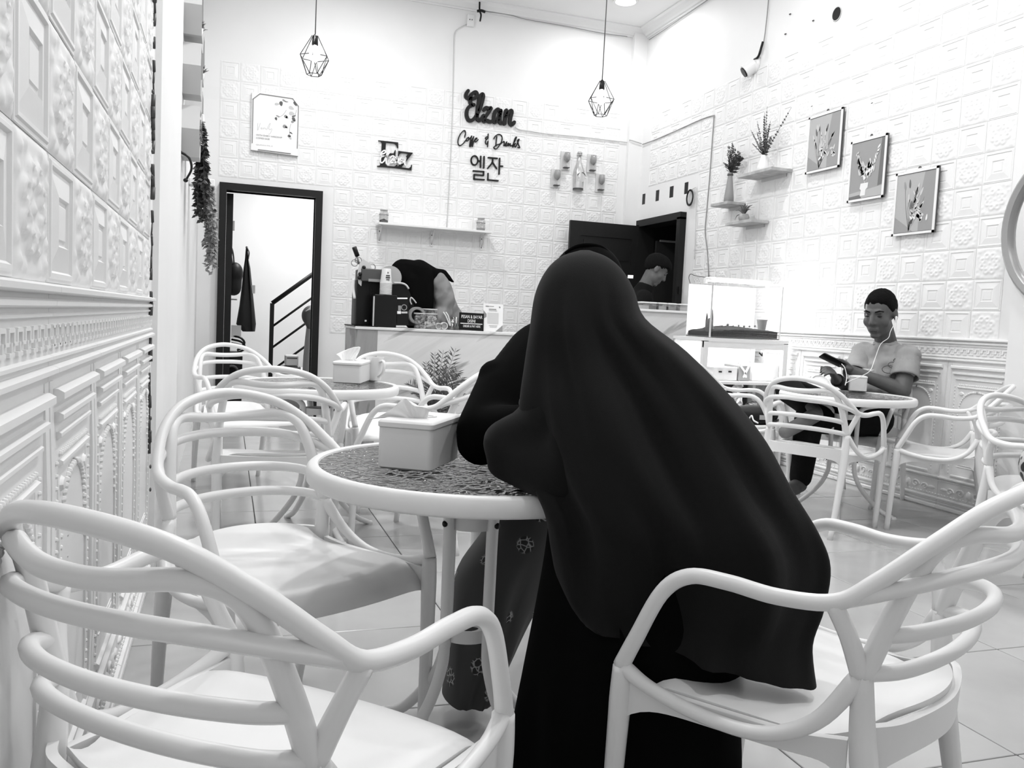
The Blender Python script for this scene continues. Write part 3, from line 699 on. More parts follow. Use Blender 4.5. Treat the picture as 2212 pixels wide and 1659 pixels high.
def veil_rings(VSs, n=72, sub=5, fold=1.0):
    keys = [list(at(*a, za))+list(at(*b, zb_))+[t] for a, za, b, zb_, t in VSs]
    out = []
    N = len(keys)
    for j in range((N-1)*sub+1):
        f = j/sub; i = min(int(f), N-2); t = f-i
        g = []
        for c in range(7):
            p0 = keys[max(i-1, 0)][c]; p1 = keys[i][c]; p2 = keys[i+1][c]; p3 = keys[min(i+2, N-1)][c]
            g.append(.5*(2*p1+(p2-p0)*t+(2*p0-5*p1+4*p2-p3)*t*t+(3*p1-p0-3*p2+p3)*t**3))
        L, R3, b = V(g[:3]), V(g[3:6]), g[6]; C = (L+R3)/2; A = (R3-L)/2
        B = V((-AX_F.x, -AX_F.y, 0)).normalized(); B = (B-A.normalized()*B.dot(A.normalized())).normalized()
        T_ = j/((N-1)*sub); ring = []
        for k in range(n):
            a = 2*math.pi*k/n; ca, sa = math.cos(a), math.sin(a)
            amp = fold*min(1, max(0, (T_-.18)/.35))
            s_ = ca
            fo = amp*(.016*math.sin(s_*7.0+T_*5.5+.6)+.010*math.sin(s_*13-T_*7)+.012*math.sin(s_*4.2-T_*9+1.0)+.006*math.sin(s_*22+T_*3))
            x = ca; y = (abs(sa)**.85)*(1 if sa > 0 else -1)
            p = C+A*x+B*b*y
            if abs(sa) > .12: p += B*fo*(1 if sa > 0 else -.5)*min(1, (abs(sa)-.12)*3)
            ring.append(p)
        out.append(ring)
    return out
MB().loft(veil_rings(VS), caps=True).build('veil', VEILM, wv, True, auto=80, world=True)
# fold of the veil thrown over the forearm that rests on the table
el = MB(); a0, a1, a2 = at(1225, 900, 1.72), at(1118, 975, 1.76), at(1215, 1035, 1.66)
el.cap(a0, .075, a1, .072, 18); el.cap(a1, .072, a2, .062, 18); el.cap(a2, .06, at(1260, 960, 1.66), .07, 18); el.ell(a1+V((0, 0, .004)), .076)
em = remesh(el, .012, 10)
for i, p in enumerate(em.v):
    q = p-a1; r = math.sin(q.x*70+q.z*46)*.004+math.sin(q.z*88-q.x*30+1)*.003; em.v[i] = p+V((r*.6, -r, r*.3))
for p in em.v:
    if p.z < TZ+.004: p.z = TZ+.004
em.build('veil_sleeve', VEILM, wv, True, world=True)
# dress: lap, knees, skirt to the floor
ds = MB()
SK = [((1190, 1095), 1.70, (1600, 1180), 1.60, .10), ((1180, 1200), 1.72, (1600, 1300), 1.60, .13), ((1158, 1330), 1.74, (1610, 1420), 1.60, .15), ((1128, 1470), 1.75, (1600, 1530), 1.62, .15), ((1100, 1600), 1.76, (1603, 1650), 1.66, .14), ((1072, 1730), 1.77, (1598, 1760), 1.70, .13), ((1050, 1836), 1.77, (1590, 1800), 1.74, .12)]
rg = veil_rings(SK, 56, 5, .6)
for g in rg:
    for p in g:
        if p.z < .004: p.z = .004
ds.loft(rg); ds.build('dress', DRESSM, wv, True, auto=80, world=True)
# head and trunk under the veil
bd = MB(); hc = at(1262, 668, 1.82)
bd.ell(hc, (.062, .070, .085)); bd.cap(hc-V((0, 0, .05)), .04, at(1330, 830, 1.74), .05); bd.cap(at(1330, 850, 1.74), .07, at(1520, 1230, 1.62), .085); bd.cap(at(1520, 1260, 1.62), .08, at(1320, 1330, 1.70), .06); bd.cap(at(1320, 1330, 1.70), .05, at(1300, 1680, 1.73), .04)
remesh(bd, .02, 6).build('body', SKIN, wv, True, world=True)
o = MB().lathe([(.0001, 0), (.006, 0), (.007, .002), (.004, .003)], at(1284, 1391, 1.555), 12, V((0, 0, 1)).rotation_difference(-AX_F).to_matrix()).build('snap_button', MGREY, wv, True, world=True)
# ---------------------------------------------------------------- the person across the table, mostly hidden
w2 = thing('person', 'person in black headscarf and floral skirt almost hidden behind the veiled person', 'person', (1.03, 2.44, 0))
h2 = at(1268, 612, 2.42)
b2 = MB(); b2.ell(h2, (.075, .09, .092)); b2.cap(h2-V((0, 0, .08)), .06, V((1.03, 2.42, .98)), .10); b2.cap(V((1.03, 2.42, .98)), .15, V((1.06, 2.48, .58)), .17)
remesh(b2, .02, 5).build('body', SKIN, w2, True, world=True)
s2 = MB(); s2.ell(h2+V((0, 0, .004)), (.105, .115, .112)); s2.cap(h2-V((0, 0, .09)), .10, V((1.03, 2.42, .95)), .17); s2.cap(V((1.03, 2.42, .95)), .19, V((1.06, 2.48, .62)), .19)
remesh(s2, .014, 8).build('headscarf', DRESSM, w2, True, world=True)
MB().tube(cr([at(1222, 548, 2.38), at(1242, 534, 2.37), at(1268, 529, 2.36), at(1298, 534, 2.37), at(1320, 552, 2.38)], 6), .006, 8).build('scarf_band', DRESSM, w2, True, world=True)
sl = MB(); e2 = at(1042, 930, 1.99); sl.cap(at(1165, 765, 2.22), .085, at(1085, 865, 2.08), .080); sl.cap(at(1085, 865, 2.08), .080, e2, .064); sl.cap(e2, .060, at(1140, 925, 1.90), .055); sl.cap(at(1165, 765, 2.22), .085, V((1.0, 2.40, .98)), .10)
sl.ell(at(1040, 955, 1.985), (.060, .06, .055)); sl.ell(at(1070, 815, 2.10), .045)
sm_ = remesh(sl, .011, 6)
for p in sm_.v:
    if p.z < TZ+.004: p.z = TZ+.004
sm_.build('sleeve', DRESSM, w2, True, world=True)
hb = MB(); hand(hb, at(1135, 905, 1.93), V((.2, -.3, .9)), V((-.9, -.3, 0)), 1.0, .5, 1); remesh(hb, .004, 3).build('hand', SKIN, w2, True, world=True)
def floral_cloth():
    mt = bpy.data.materials.new('floral_cloth'); mt.use_nodes = True; nt = mt.node_tree; b = nt.nodes['Principled BSDF']; b.inputs['Roughness'].default_value = .7
    tc = nt.nodes.new('ShaderNodeTexCoord')
    vo = nt.nodes.new('ShaderNodeTexVoronoi'); vo.inputs['Scale'].default_value = 11; nt.links.new(tc.outputs['Object'], vo.inputs['Vector'])
    v2 = nt.nodes.new('ShaderNodeTexVoronoi'); v2.feature = 'DISTANCE_TO_EDGE'; v2.inputs['Scale'].default_value = 70; nt.links.new(tc.outputs['Object'], v2.inputs['Vector'])
    r = nt.nodes.new('ShaderNodeMapRange'); r.inputs[1].default_value = .30; r.inputs[2].default_value = .26; nt.links.new(vo.outputs['Distance'], r.inputs[0])
    r2 = nt.nodes.new('ShaderNodeValToRGB'); e = r2.color_ramp.elements; e[0].position = .02; e[0].color = (.42, .42, .42, 1); e[1].position = .12; e[1].color = (.02, .02, .02, 1); nt.links.new(v2.outputs['Distance'], r2.inputs[0])
    mx = nt.nodes.new('ShaderNodeMixRGB'); mx.inputs[1].default_value = (.05, .05, .05, 1); nt.links.new(r.outputs[0], mx.inputs[0]); nt.links.new(r2.outputs[0], mx.inputs[2]); nt.links.new(mx.outputs[0], b.inputs['Base Color'])
    return mt
FLC = floral_cloth()
rg = veil_rings([((1060, 1085), 2.32, (1240, 1085), 2.34, .10), ((1045, 1150), 2.28, (1225, 1150), 2.32, .12), ((990, 1235), 2.24, (1185, 1240), 2.30, .12), ((976, 1330), 2.24, (1140, 1330), 2.30, .11), ((968, 1420), 2.25, (1100, 1420), 2.30, .10), ((958, 1505), 2.26, (1060, 1500), 2.30, .09)], 48, 5, .35)
for g in rg:
    for p in g: p.z = max(p.z, .012)
MB().loft(rg).build('floral_skirt', FLC, w2, True, auto=80, world=True)
MB().cap(V((1.06, 2.46, .55)), .15, at(1150, 1120, 2.35), .11).build('lap', FLC, w2, True, world=True)
# ---------------------------------------------------------------- the man with the phone
mn = thing('person', 'man in grey t-shirt with earphones, legs crossed, looking at his phone', 'person', (3.9, 4.5, 0))
SM = 1.10
pel = V((3.93, 4.56, .56)); chest = at(1919, 792, 5.58); nb = at(1914, 740, 5.56); hd_ = at(1901, 679, 5.48)
shl = at(1959, 771, 5.44); shr = at(1866, 764, 5.70)
ell_ = at(1950, 843, 5.36); elr = at(1838, 838, 5.52)
wrl = at(1838, 800, 5.42); wrr = at(1806, 820, 5.38)
fB = basis(V((-.86, -.42, -.24)))
mb = MB(); Ph = head_shapes(mb, hd_, fB, SM*1.10)
mb.cap(hd_-V((0, 0, .055))-fB.col[1]*.03, .062, nb, .068)
def trunk(mb, g):
    mb.cap(pel, .130+g, (pel+chest)/2, .120+g); mb.cap((pel+chest)/2, .120+g, chest, .130+g)
    mb.cap(chest, .125+g, nb-V((0, 0, .05)), .08+g); mb.cap(shl, .062+g, shr, .062+g); mb.cap(shl, .07+g, chest, .12+g); mb.cap(shr, .07+g, chest, .12+g)
trunk(mb, -.008)
mb.chain([shl, ell_, wrl], [.062, .050, .033]); mb.chain([shr, elr, wrr], [.060, .048, .033])
ph = at(1797, 778, 5.34)
hand(mb, wrl, (ph-wrl)+V((.02, 0, .05)), V((.1, -.3, 1)), 1.12, [.15, .35, .45, .55], -1)
hand(mb, wrr, (at(1782, 786, 5.26)-wrr)+V((0, 0, .03)), V((-.2, -.5, .8)), 1.12, [.6, .65, .7, .75], 1)
kr = at(1704, 842, 5.38); ar = at(1762, 892, 5.02); kl = at(1748, 905, 5.10); al = at(1728, 1040, 5.08)
hl_ = pel+V((.03, -.12, -.02)); hr_ = pel+V((-.03, .12, -.02))
for q in (kr, kl): pass
mb.chain([hr_, kr, ar], [.10, .070, .042]); mb.chain([hl_, kl, al], [.10, .072, .042])
body = remesh(mb, .0068, 3); bo = body.build('body', SKIN, mn, True, world=True)
sh = MB(); trunk(sh, .012)
sh.cap(shl, .086, shl.lerp(ell_, .32), .082); sh.cap(shr, .082, shr.lerp(elr, .32), .078); sh.cap(chest-V((0, 0, .12)), .138, chest+V((0, 0, .03)), .136)
shm = remesh(sh, .010, 5)
for i, p in enumerate(shm.v):
    q = p-chest; k = math.sin(q.x*38+q.z*60+q.y*30)*.004+math.sin(q.z*95-q.y*50)*.002; d = (p-((pel+chest)/2)); d.z = 0
    if d.length > 1e-4: shm.v[i] = p+d.normalized()*k
SHIRT = mat('grey_tshirt', .34, .85, .2, bump=.1, bscale=300, var=.03, vscale=12)
so = shm.build('t_shirt', SHIRT, mn, True, world=True)
MB().ring([(.070, -.008), (.080, -.006), (.080, .006), (.070, .008)], nb-V((0, 0, .012)), 24, basis(V((-.9, -.4, .0)), V((-.3, -.12, .9)))).build('collar', SHIRT, so, True, world=True)
for a_, b_ in ((shl, ell_), (shr, elr)):
    o = MB().tube(cr([a_.lerp(b_, -.05), a_.lerp(b_, .3), a_.lerp(b_, .62)], 5), [.078, .084, .086], 20, caps=False).build('sleeve', SHIRT, so, True, world=True); q_ = o.modifiers.new('s', 'SOLIDIFY'); q_.thickness = .006
# chest print: a small loose rose
cp_ = at(1930, 778, 5.40); Bp = basis(-AX_F)
pr = MB()
for k in range(3):
    pr.tube([cp_+Bp @ V(((-.03-.010*k)*math.cos(a)*(.5+.2*k)+.02*(k-1), -.010, .028*math.sin(a)*(.4+.25*k)-.03*k)) for a in [q*.5 for q in range(11)]], .0022, 5)
pr.build('chest_print', DGREY, so, True, world=True)
tr = MB(); tr.cap(pel-V((0, 0, .01)), .150, pel+V((0, 0, .05)), .145); tr.chain([hr_, kr, kr.lerp(ar, .72)], [.118, .086, .066]); tr.chain([hl_, kl, kl.lerp(al, .93)], [.118, .088, .066])
tm_ = remesh(tr, .011, 5); tm_.build('trousers', mat('black_jeans', .008, .85, .1, bump=.2, bscale=200), mn, True, world=True)
def shoe(nm, an, toe, m_):
    q = MB(); d = (toe-an).normalized(); q.cap(an-V((0, 0, .02)), .045, an+d*.07-V((0, 0, .025)), .045); q.cap(an+d*.07-V((0, 0, .03)), .042, an+d*.21-V((0, 0, .032)), .040)
    return remesh(q, .008, 4).build(nm, m_, mn, True, world=True)
shoe('shoe', al, al+V((-.9, -.5, -.05)), DGREY)
shoe('shoe', ar+V((0, 0, .01)), at(1690, 925, 4.98), mat('grey_shoe', .14, .6))
face_parts(mn, Ph, fB, SM*1.10)
hair_cap(mn, hd_, fB, SM*1.10, front=.066, side=-.016, extra=lambda y, z: .05*max(0, min(1, (z-.07)/.05)))
MB().ring([(.034, -.009), (.042, -.009), (.042, .009), (.034, .009)], wrr.lerp(elr, .10), 18, V((0, 0, 1)).rotation_difference((elr-wrr).normalized()).to_matrix()).build('wristband', BLACKP, mn, True, world=True)
ear = Ph(-.083, .004, -.018); ear = ear if (ear-CAM).length < (Ph(.083, .004, -.018)-CAM).length else Ph(.083, .004, -.018)
eb = thing('earphones', 'white wired earphones running from the man\'s ear to his phone', 'earphones', ear)
MB().cap(ear+V((0, -.004, .006)), .008, ear+V((-.004, -.006, -.022)), .005, 8).build('earbud', PAPER, eb, True, world=True)
MB().tube(cr([ear+V((-.004, -.006, -.02)), at(1924, 715, 5.36), at(1919, 730, 5.36), at(1902, 744, 5.37), at(1890, 775, 5.36), at(1880, 800, 5.30), at(1862, 812, 5.22), at(1830, 826, 5.16), at(1826, 832, 5.14), at(1829, 815, 5.18), at(1825, 795, 5.20), at(1818, 786, 5.22)], 6), .0022, 6).build('earphone_wire', PAPER, eb, True, world=True)
pB = basis(AX_R*.86+AX_D*.42, AX_F*.30+AX_R*.2-AX_D*.85)
pt = thing('phone', 'black smartphone held in both hands by the man in grey', 'phone', ph)
MB().rbox(ph, (.072, .150, .011), .010, Matrix((pB.col[0], pB.col[1], pB.col[2])).transposed(), 4).build('phone_body', BLACKP, pt, True, auto=40, world=True)
MB().rbox(ph+pB.col[2]*.0056, (.064, .138, .001), .006, Matrix((pB.col[0], pB.col[1], pB.col[2])).transposed(), 3).build('screen', DGREY, pt, True, auto=40, world=True)
# ---------------------------------------------------------------- the young man in the doorway
md = thing('person', 'young man in black t-shirt standing behind the counter, looking down, in profile', 'person', (3.72, 7.32, 0))
h3 = at(1417, 583, 8.02); f3 = basis(V((.86, -.22, -.62))); S3 = 1.12
n3 = at(1393, 618, 8.05); c3 = at(1378, 655, 8.08); p3 = V((3.62, 7.38, .95))
mb = MB(); P3 = head_shapes(mb, h3, f3, S3); mb.cap(h3-f3.col[1]*.045-V((0, 0, .04)), .058, n3, .064)
s3l = at(1392, 645, 7.88); s3r = at(1376, 638, 8.2); e3 = at(1372, 690, 7.80); w3_ = at(1420, 672, 7.72); e3r = at(1410, 690, 8.2)
mb.cap(n3, .07, c3, .13); mb.cap(c3, .13, p3, .13); mb.cap(s3l, .06, s3r, .06)
mb.chain([s3l, e3, w3_], [.058, .046, .032]); mb.chain([s3r, e3r, at(1440, 662, 7.9)], [.058, .046, .032])
hand(mb, at(1438, 662, 7.78), V((.8, -.1, .1)), V((0, -.3, 1)), 1.1, .45, 1)
mb.chain([p3+V((0, .09, 0)), V((3.66, 7.46, .5)), V((3.62, 7.46, .04))], [.09, .06, .05]); mb.chain([p3-V((0, .09, 0)), V((3.66, 7.30, .5)), V((3.62, 7.30, .04))], [.09, .06, .05])
remesh(mb, .008, 3).build('body', SKIN, md, True, world=True)
sh = MB(); sh.cap(n3-V((.01, 0, .035)), .088, c3, .150); sh.cap(c3, .150, p3-V((0, 0, .05)), .148); sh.cap(s3l, .078, s3r, .078); sh.cap(s3l, .082, s3l.lerp(e3, .62), .072); sh.cap(s3r, .08, s3r.lerp(e3r, .62), .07)
so = remesh(sh, .012, 5).build('t_shirt', mat('black_tshirt', .006, .9, .1), md, True, world=True)
MB().box(at(1362, 598, 7.93), (.05, .012, .03), basis(V((-.5, -.8, .4)))).build('back_print', PAPER, so, world=True)
tq = MB(); tq.cap(p3, .14, p3-V((0, 0, .08)), .14); tq.chain([p3+V((0, .09, -.02)), V((3.66, 7.46, .5)), V((3.62, 7.46, .06))], [.105, .078, .07]); tq.chain([p3-V((0, .09, .02)), V((3.66, 7.30, .5)), V((3.62, 7.30, .06))], [.105, .078, .07])
remesh(tq, .014, 4).build('trousers', DGREY, md, True, world=True)
face_parts(md, P3, f3, S3)
hair_cap(md, h3, f3, S3, front=.052, side=.010, extra=lambda y, z: .08+.16*max(0, min(1, (y+.02)/.08)))
# ---------------------------------------------------------------- the barista bending down
br = thing('person', 'barista in black headscarf and grey shirt bending over behind the coffee machine', 'person', (1.75, 7.35, 0))
ZB = 7.45
hb3 = at(882, 615, 7.25); sb = at(935, 612, ZB+.05); hip = at(962, 690, ZB+.12)
mb = MB(); mb.ell(hb3, (.08, .09, .11)); mb.cap(hb3, .06, sb, .11); mb.cap(sb, .13, hip, .14)
eb3 = at(958, 672, 7.3); wb3 = at(940, 704, 7.08)
mb.chain([at(952, 610, 7.35), eb3, wb3], [.06, .048, .034]); hand(mb, wb3, V((-.5, -.4, -.5)), V((0, -.6, .6)), 1.1, .4, 1)
mb.chain([hip, hip-V((0, 0, .45)), V((hip.x, hip.y, .04))], [.12, .08, .05])
remesh(mb, .012, 4).build('body', SKIN, br, True, world=True)
sh = MB(); sh.cap(at(905, 640, ZB), .115, at(940, 625, ZB+.05), .135); sh.cap(at(940, 625, ZB+.05), .135, hip, .155); sh.cap(hip, .155, hip-V((0, 0, .2)), .15)
sh.cap(at(948, 610, 7.36), .090, at(962, 645, 7.30), .088); sh.cap(at(962, 645, 7.30), .086, eb3, .082); sh.cap(eb3, .078, wb3.lerp(eb3, .35), .055)
sm_ = remesh(sh, .013, 5)
for i, p in enumerate(sm_.v): sm_.v[i] = p+V((math.sin(p.z*50+p.x*30)*.006, math.sin(p.z*42-p.x*50)*.008, 0))
sm_.build('shirt', mat('grey_work_shirt', .20, .85, .1, var=.02, vscale=10), br, True, world=True)
hj = MB(); hj.ell(at(868, 600, 7.2), (.105, .12, .13)); hj.cap(at(872, 588, 7.22), .115, at(905, 595, 7.28), .125); hj.cap(at(905, 600, 7.28), .130, at(905, 660, 7.22), .125); hj.cap(at(880, 610, 7.2), .115, at(895, 690, 7.15), .09); hj.cap(at(905, 585, 7.3), .10, at(938, 598, 7.36), .075)
hj.cap(at(938, 590, 7.36), .045, at(958, 590, 7.38), .035); hj.cap(at(958, 590, 7.38), .034, at(972, 603, 7.36), .022); hj.cap(at(972, 603, 7.36), .022, at(980, 610, 7.35), .010)
remesh(hj, .012, 7).build('headscarf', DRESSM, br, True, world=True)
# ---------------------------------------------------------------- person at the right edge, only a sleeve in view
pe = thing('person', 'person in patterned dress cut off by the right edge of the picture', 'person', (3.33, 2.60, 0))
q0 = V((3.31, 2.62, .56)); c4 = V((3.345, 2.64, .93)); h4 = V((3.40, 2.60, 1.25))
mb = MB(); f4 = basis(V((.1, -1, 0))); P4 = head_shapes(mb, h4, f4, 1.0); mb.cap(h4-V((0, 0, .08)), .055, c4, .10); mb.cap(c4, .12, q0, .13)
for s_ in (-1, 1):
    mb.chain([c4+V((s_*.15, 0, .06)), c4+V((s_*.19, -.06, -.18)), q0+V((s_*.05, -.26, .12))], [.05, .042, .03]); hand(mb, q0+V((s_*.05, -.26, .12)), V((-s_*.5, -.8, -.1)), V((0, 0, 1)), .95, .35, s_)
kk = [q0+V((.09, -.40, -.02)), q0+V((-.05, -.40, -.02))]
for i, k in enumerate(kk): mb.chain([q0+V(((.07, -.06)[i], 0, 0)), k, V((k.x, k.y-.02, .05))], [.10, .07, .045])
remesh(mb, .0085, 3).build('body', SKIN, pe, True, world=True)
PAT = bpy.data.materials.new('patterned_dress'); PAT.use_nodes = True; nt = PAT.node_tree; b = nt.nodes['Principled BSDF']
tc = nt.nodes.new('ShaderNodeTexCoord'); vo = nt.nodes.new('ShaderNodeTexVoronoi'); vo.inputs['Scale'].default_value = 26; r2 = nt.nodes.new('ShaderNodeValToRGB')
r2.color_ramp.elements[0].position = .42; r2.color_ramp.elements[0].color = (.02, .02, .02, 1); r2.color_ramp.elements[1].position = .5; r2.color_ramp.elements[1].color = (.6, .6, .6, 1)
nt.links.new(tc.outputs['Object'], vo.inputs['Vector']); nt.links.new(vo.outputs['Distance'], r2.inputs[0]); nt.links.new(r2.outputs[0], b.inputs['Base Color'])
dr = MB(); dr.cap(c4+V((0, 0, .03)), .12, c4-V((0, 0, .1)), .14); dr.cap(c4-V((0, 0, .1)), .14, q0, .15)
for i, k in enumerate(kk): dr.chain([q0+V(((.07, -.06)[i], 0, 0)), k, V((k.x, k.y-.02, .12))], [.12, .095, .12])
for s_ in (-1, 1): dr.chain([c4+V((s_*.14, 0, .05)), c4+V((s_*.19, -.06, -.18)), q0+V((s_*.07, -.21, .12))], [.068, .058, .045])
remesh(dr, .014, 5).build('dress', PAT, pe, True, world=True)
face_parts(pe, P4, f4, 1.0)
hs = MB(); hs.ell(h4+V((0, .035, .022)), (.092, .092, .118)); hs.cap(h4+V((0, .03, -.07)), .075, c4+V((0, 0, .08)), .12)
remesh(hs, .014, 5).build('headscarf', MGREY, pe, True, world=True)
# ================================================================== COUNTER AND WHAT STANDS ON IT
YC, ZT = 6.60, .965
def marble(name, base, dark, rot, sc):
    mt = bpy.data.materials.new(name); mt.use_nodes = True; nt = mt.node_tree; b = nt.nodes['Principled BSDF']; b.inputs['Roughness'].default_value = .25
    tc = nt.nodes.new('ShaderNodeTexCoord'); m0 = nt.nodes.new('ShaderNodeMapping'); m0.inputs['Rotation'].default_value = (0, math.radians(rot), 0); mp = nt.nodes.new('ShaderNodeMapping'); nt.links.new(m0.outputs[0], mp.inputs[0]); mp.inputs['Scale'].default_value = (.5*sc, 1*sc, 3.4*sc)
    nt.links.new(tc.outputs['Object'], m0.inputs[0])
    n = nt.nodes.new('ShaderNodeTexNoise'); n.inputs['Scale'].default_value = 2.6; n.inputs['Detail'].default_value = 9; n.inputs['Distortion'].default_value = .7; nt.links.new(mp.outputs[0], n.inputs['Vector'])
    r = nt.nodes.new('ShaderNodeValToRGB'); e = r.color_ramp.elements
    e[0].position = .52; e[0].color = (base, base, base, 1); e[1].position = .68; e[1].color = (dark, dark, dark, 1); k = e.new(.58); k.color = (base*.66, base*.66, base*.66, 1)
    k2 = e.new(.30); k2.color = (base*.88, base*.88, base*.88, 1)
    nt.links.new(n.outputs['Fac'], r.inputs[0]); nt.links.new(r.outputs[0], b.inputs['Base Color']); return mt
MARB = marble('white_marble', .70, .26, 32, 1.0); MARD = marble('grey_wood_marble', .30, .10, 80, 1.6)
ct = thing('counter', 'marble-fronted order counter with a grey wood-look end post', 'counter', (2.1, 6.9, 0))
MB().box((1.025, YC+.3, ZT/2-.012), (.165, .60, ZT-.026)).build('end_post', MARD, ct, world=True)
MB().box((2.2, YC+.03, ZT/2-.012), (2.18, .05, ZT-.026)).build('front_panel', MARB, ct, world=True)
MB().box((2.2, YC+.58, ZT/2-.012), (2.18, .03, ZT-.026)).build('back_panel', WHITE, ct, world=True)
MB().rbox((2.115, YC+.30, ZT-.012), (2.36, .62, .022), .008).build('worktop', MARB, ct, world=True)
MB().box((1.02, YC+.3, ZT+.002), (.18, .58, .008)).build('rubber_mat', BLACKP, ct, world=True)
c2 = thing('counter', 'tall white counter end beside the aquarium, topped with clear tubs', 'counter', (3.58, 6.9, 0))
MB().box((3.58, 6.9, .60), (.55, .56, 1.195)).build('carcass', MARB, c2, world=True)
MB().rbox((3.58, 6.9, 1.206), (.58, .60, .02), .006).build('worktop', WHITE, c2, world=True)
TUB = thin_glass('clear_tub', .25, .85); tcont = mat('tub_powder', .35, .9)
for k, (u, nm) in enumerate(((1393, 'pale sugar'), (1408, 'dark powder'), (1430, 'pale powder'), (1451, 'grey powder'), (1476, 'white powder'))):
    x = ony(u, 660, 6.72).x
    t = thing('tub', 'clear plastic tub of %s with white lid on the tall counter' % nm, 'tub', (x, 6.76, 1.2165), 0, 'clear tubs on the tall counter')
    MB().rbox((0, 0, .027), (.080, .12, .052), .008).build('tub_body', TUB, t)
    MB().rbox((0, 0, .018), (.070, .11, .032), .006).build('tub_filling', mat('fill%d' % k, (.6, .08, .45, .3, .65)[k], .9), t)
    MB().rbox((0, 0, .059), (.086, .126, .012), .008).build('tub_lid', WHITE, t)
def xw(u, y, v=690): return ony(u, v, y).x
def zw(v, y, u=850): return ony(u, v, y).z
# ---- cup sealing machine
Y1 = 6.80
cs = thing('cup_sealer', 'dark cup sealing machine with lever and film roll at the counter\'s left end', 'machine', (xw(805, Y1), Y1, ZT+.006))
def bx(par, nm, u0, v0, u1, v1, y, dpt, m_, rr=.006, zbot=None):
    a = ony(u0, v0, y); b = ony(u1, v1, y); zb = zbot if zbot is not None else min(a.z, b.z)
    zt = max(a.z, b.z) if zbot is None else ony((u0+u1)/2, v0, y).z
    return MB().rbox(((a.x+b.x)/2, y+dpt/2, (zb+zt)/2), (abs(b.x-a.x), dpt, abs(zt-zb)), rr).build(nm, m_, par, True, auto=40, world=True)
bx(cs, 'column', 771, 604, 800, 700, Y1+.10, .26, BLACKP, .01, ZT+.006)
bx(cs, 'column', 800, 606, 835, 700, Y1+.16, .18, BLACKP, .01, ZT+.006)
bx(cs, 'head', 781, 579, 836, 610, Y1+.02, .34, DGREY, .012)
bx(cs, 'window_strip', 796, 602, 826, 610, Y1+.016, .01, GREYM, .003)
for dx in (0, .05):
    g = bwf(Y1+.05+dx*1.5)
    MB().prism([(774, 612), (772, 590), (776, 570), (784, 560), (800, 570), (802, 580), (786, 580), (782, 600), (780, 618)], g, .012).build('side_bracket', LGREY, cs, world=True)
for u, v in ((766, 568), (774, 562), (804, 577)):
    MB().ring([(.022, -.006), (.028, -.006), (.028, .006), (.022, .006)], ony(u, v, Y1+.06), 20, Matrix(((1, 0, 0), (0, 0, -1), (0, 1, 0)))).build('ring_guide', GREYM, cs, True, world=True)
for u, v in ((786, 578), (778, 592), (776, 600)): MB().ell(ony(u, v, Y1+.03), .016, nu=10, nv=8).build('knob', BLACKP, cs, True, world=True)
lv = MB().tube([ony(776, 570, Y1+.06), ony(771, 553, Y1+.02)], .008, 8).build('lever', GREYM, cs, True, world=True)
MB().tube([ony(772, 553, Y1+.02), ony(765, 534, Y1)], .019, 10).build('lever_grip', BLACKP, lv, True, world=True)
rl = MB(); rl.lathe([(.094, 0), (.094, .05), (.02, .05)], ony(843, 599, Y1+.20), 32, Matrix(((1, 0, 0), (0, 0, 1), (0, -1, 0)))); rl.build('film_roll', mat('film_roll', .42, .5), cs, True, auto=40, world=True)
MB().tube(cr([ony(764, 602, Y1+.1), ony(763, 622, Y1+.1), ony(766, 645, Y1+.1)], 6), .012, 6, flat=.3).build('hanging_film', PAPER, cs, True, world=True)
bx(cs, 'small_switch', 788, 691, 792, 695, Y1+.095, .006, PAPER, .002)
# ---- rounded black machine behind the boxes
es = thing('coffee_machine', 'rounded black coffee machine behind the black box', 'machine', (xw(868, 6.95), 7.02, ZT))
g = bwf(6.96)
MB().prism([(846, 702), (846, 614), (870, 613), (880, 620), (887, 636), (894, 660), (899, 704)], g, -.20).build('housing', BLACKP, es, world=True)
MB().tube(cr([ony(850, 611, 6.93), ony(868, 612, 6.93), ony(877, 616, 6.93), ony(883, 624, 6.93)], 5), .008, 8).build('chrome_edge', LGREY, es, True, world=True)
MB().tube(cr([ony(889, 658, 6.93), ony(886, 650, 6.93), ony(888, 643, 6.93), ony(894, 648, 6.93), ony(899, 655, 6.93)], 5), .006, 8).build('steam_pipe', LGREY, es, True, world=True)
# ---- black box with the cup stack
kb = thing('box', 'plain black box carrying the inverted cup stack', 'box', (xw(830, 6.70), 6.79, ZT))
bx(kb, 'carton', 810, 637, 856, 702, 6.70, .18, BLACKP, .006, ZT+.001)
bx(kb, 'pale_edge', 807, 640, 813, 700, 6.705, .015, LGREY, .002, ZT+.001)
zc0 = ony(836, 637, 6.70).z+.002
cups = []
x0 = xw(834.5, 6.74, 620); NCUP = 9; hz = zw(580, 6.74, 836)-zc0
def cup_proto():
    t = thing('paper_cup', 'x', 'cup', (0, 0, 0), 0, 'inverted printed cups stacked on the black box')
    h = .118; MB().lathe([(.047, 0), (.049, .002), (.049, .006), (.046, .008), (.035, h-.004), (.033, h), (.0, h)], n=24).build('cup_wall', mat('cup_plastic', .68, .4), t, True, auto=50)
    return t
cp0 = cup_proto(); hstep = (hz-.118)/(NCUP-1)
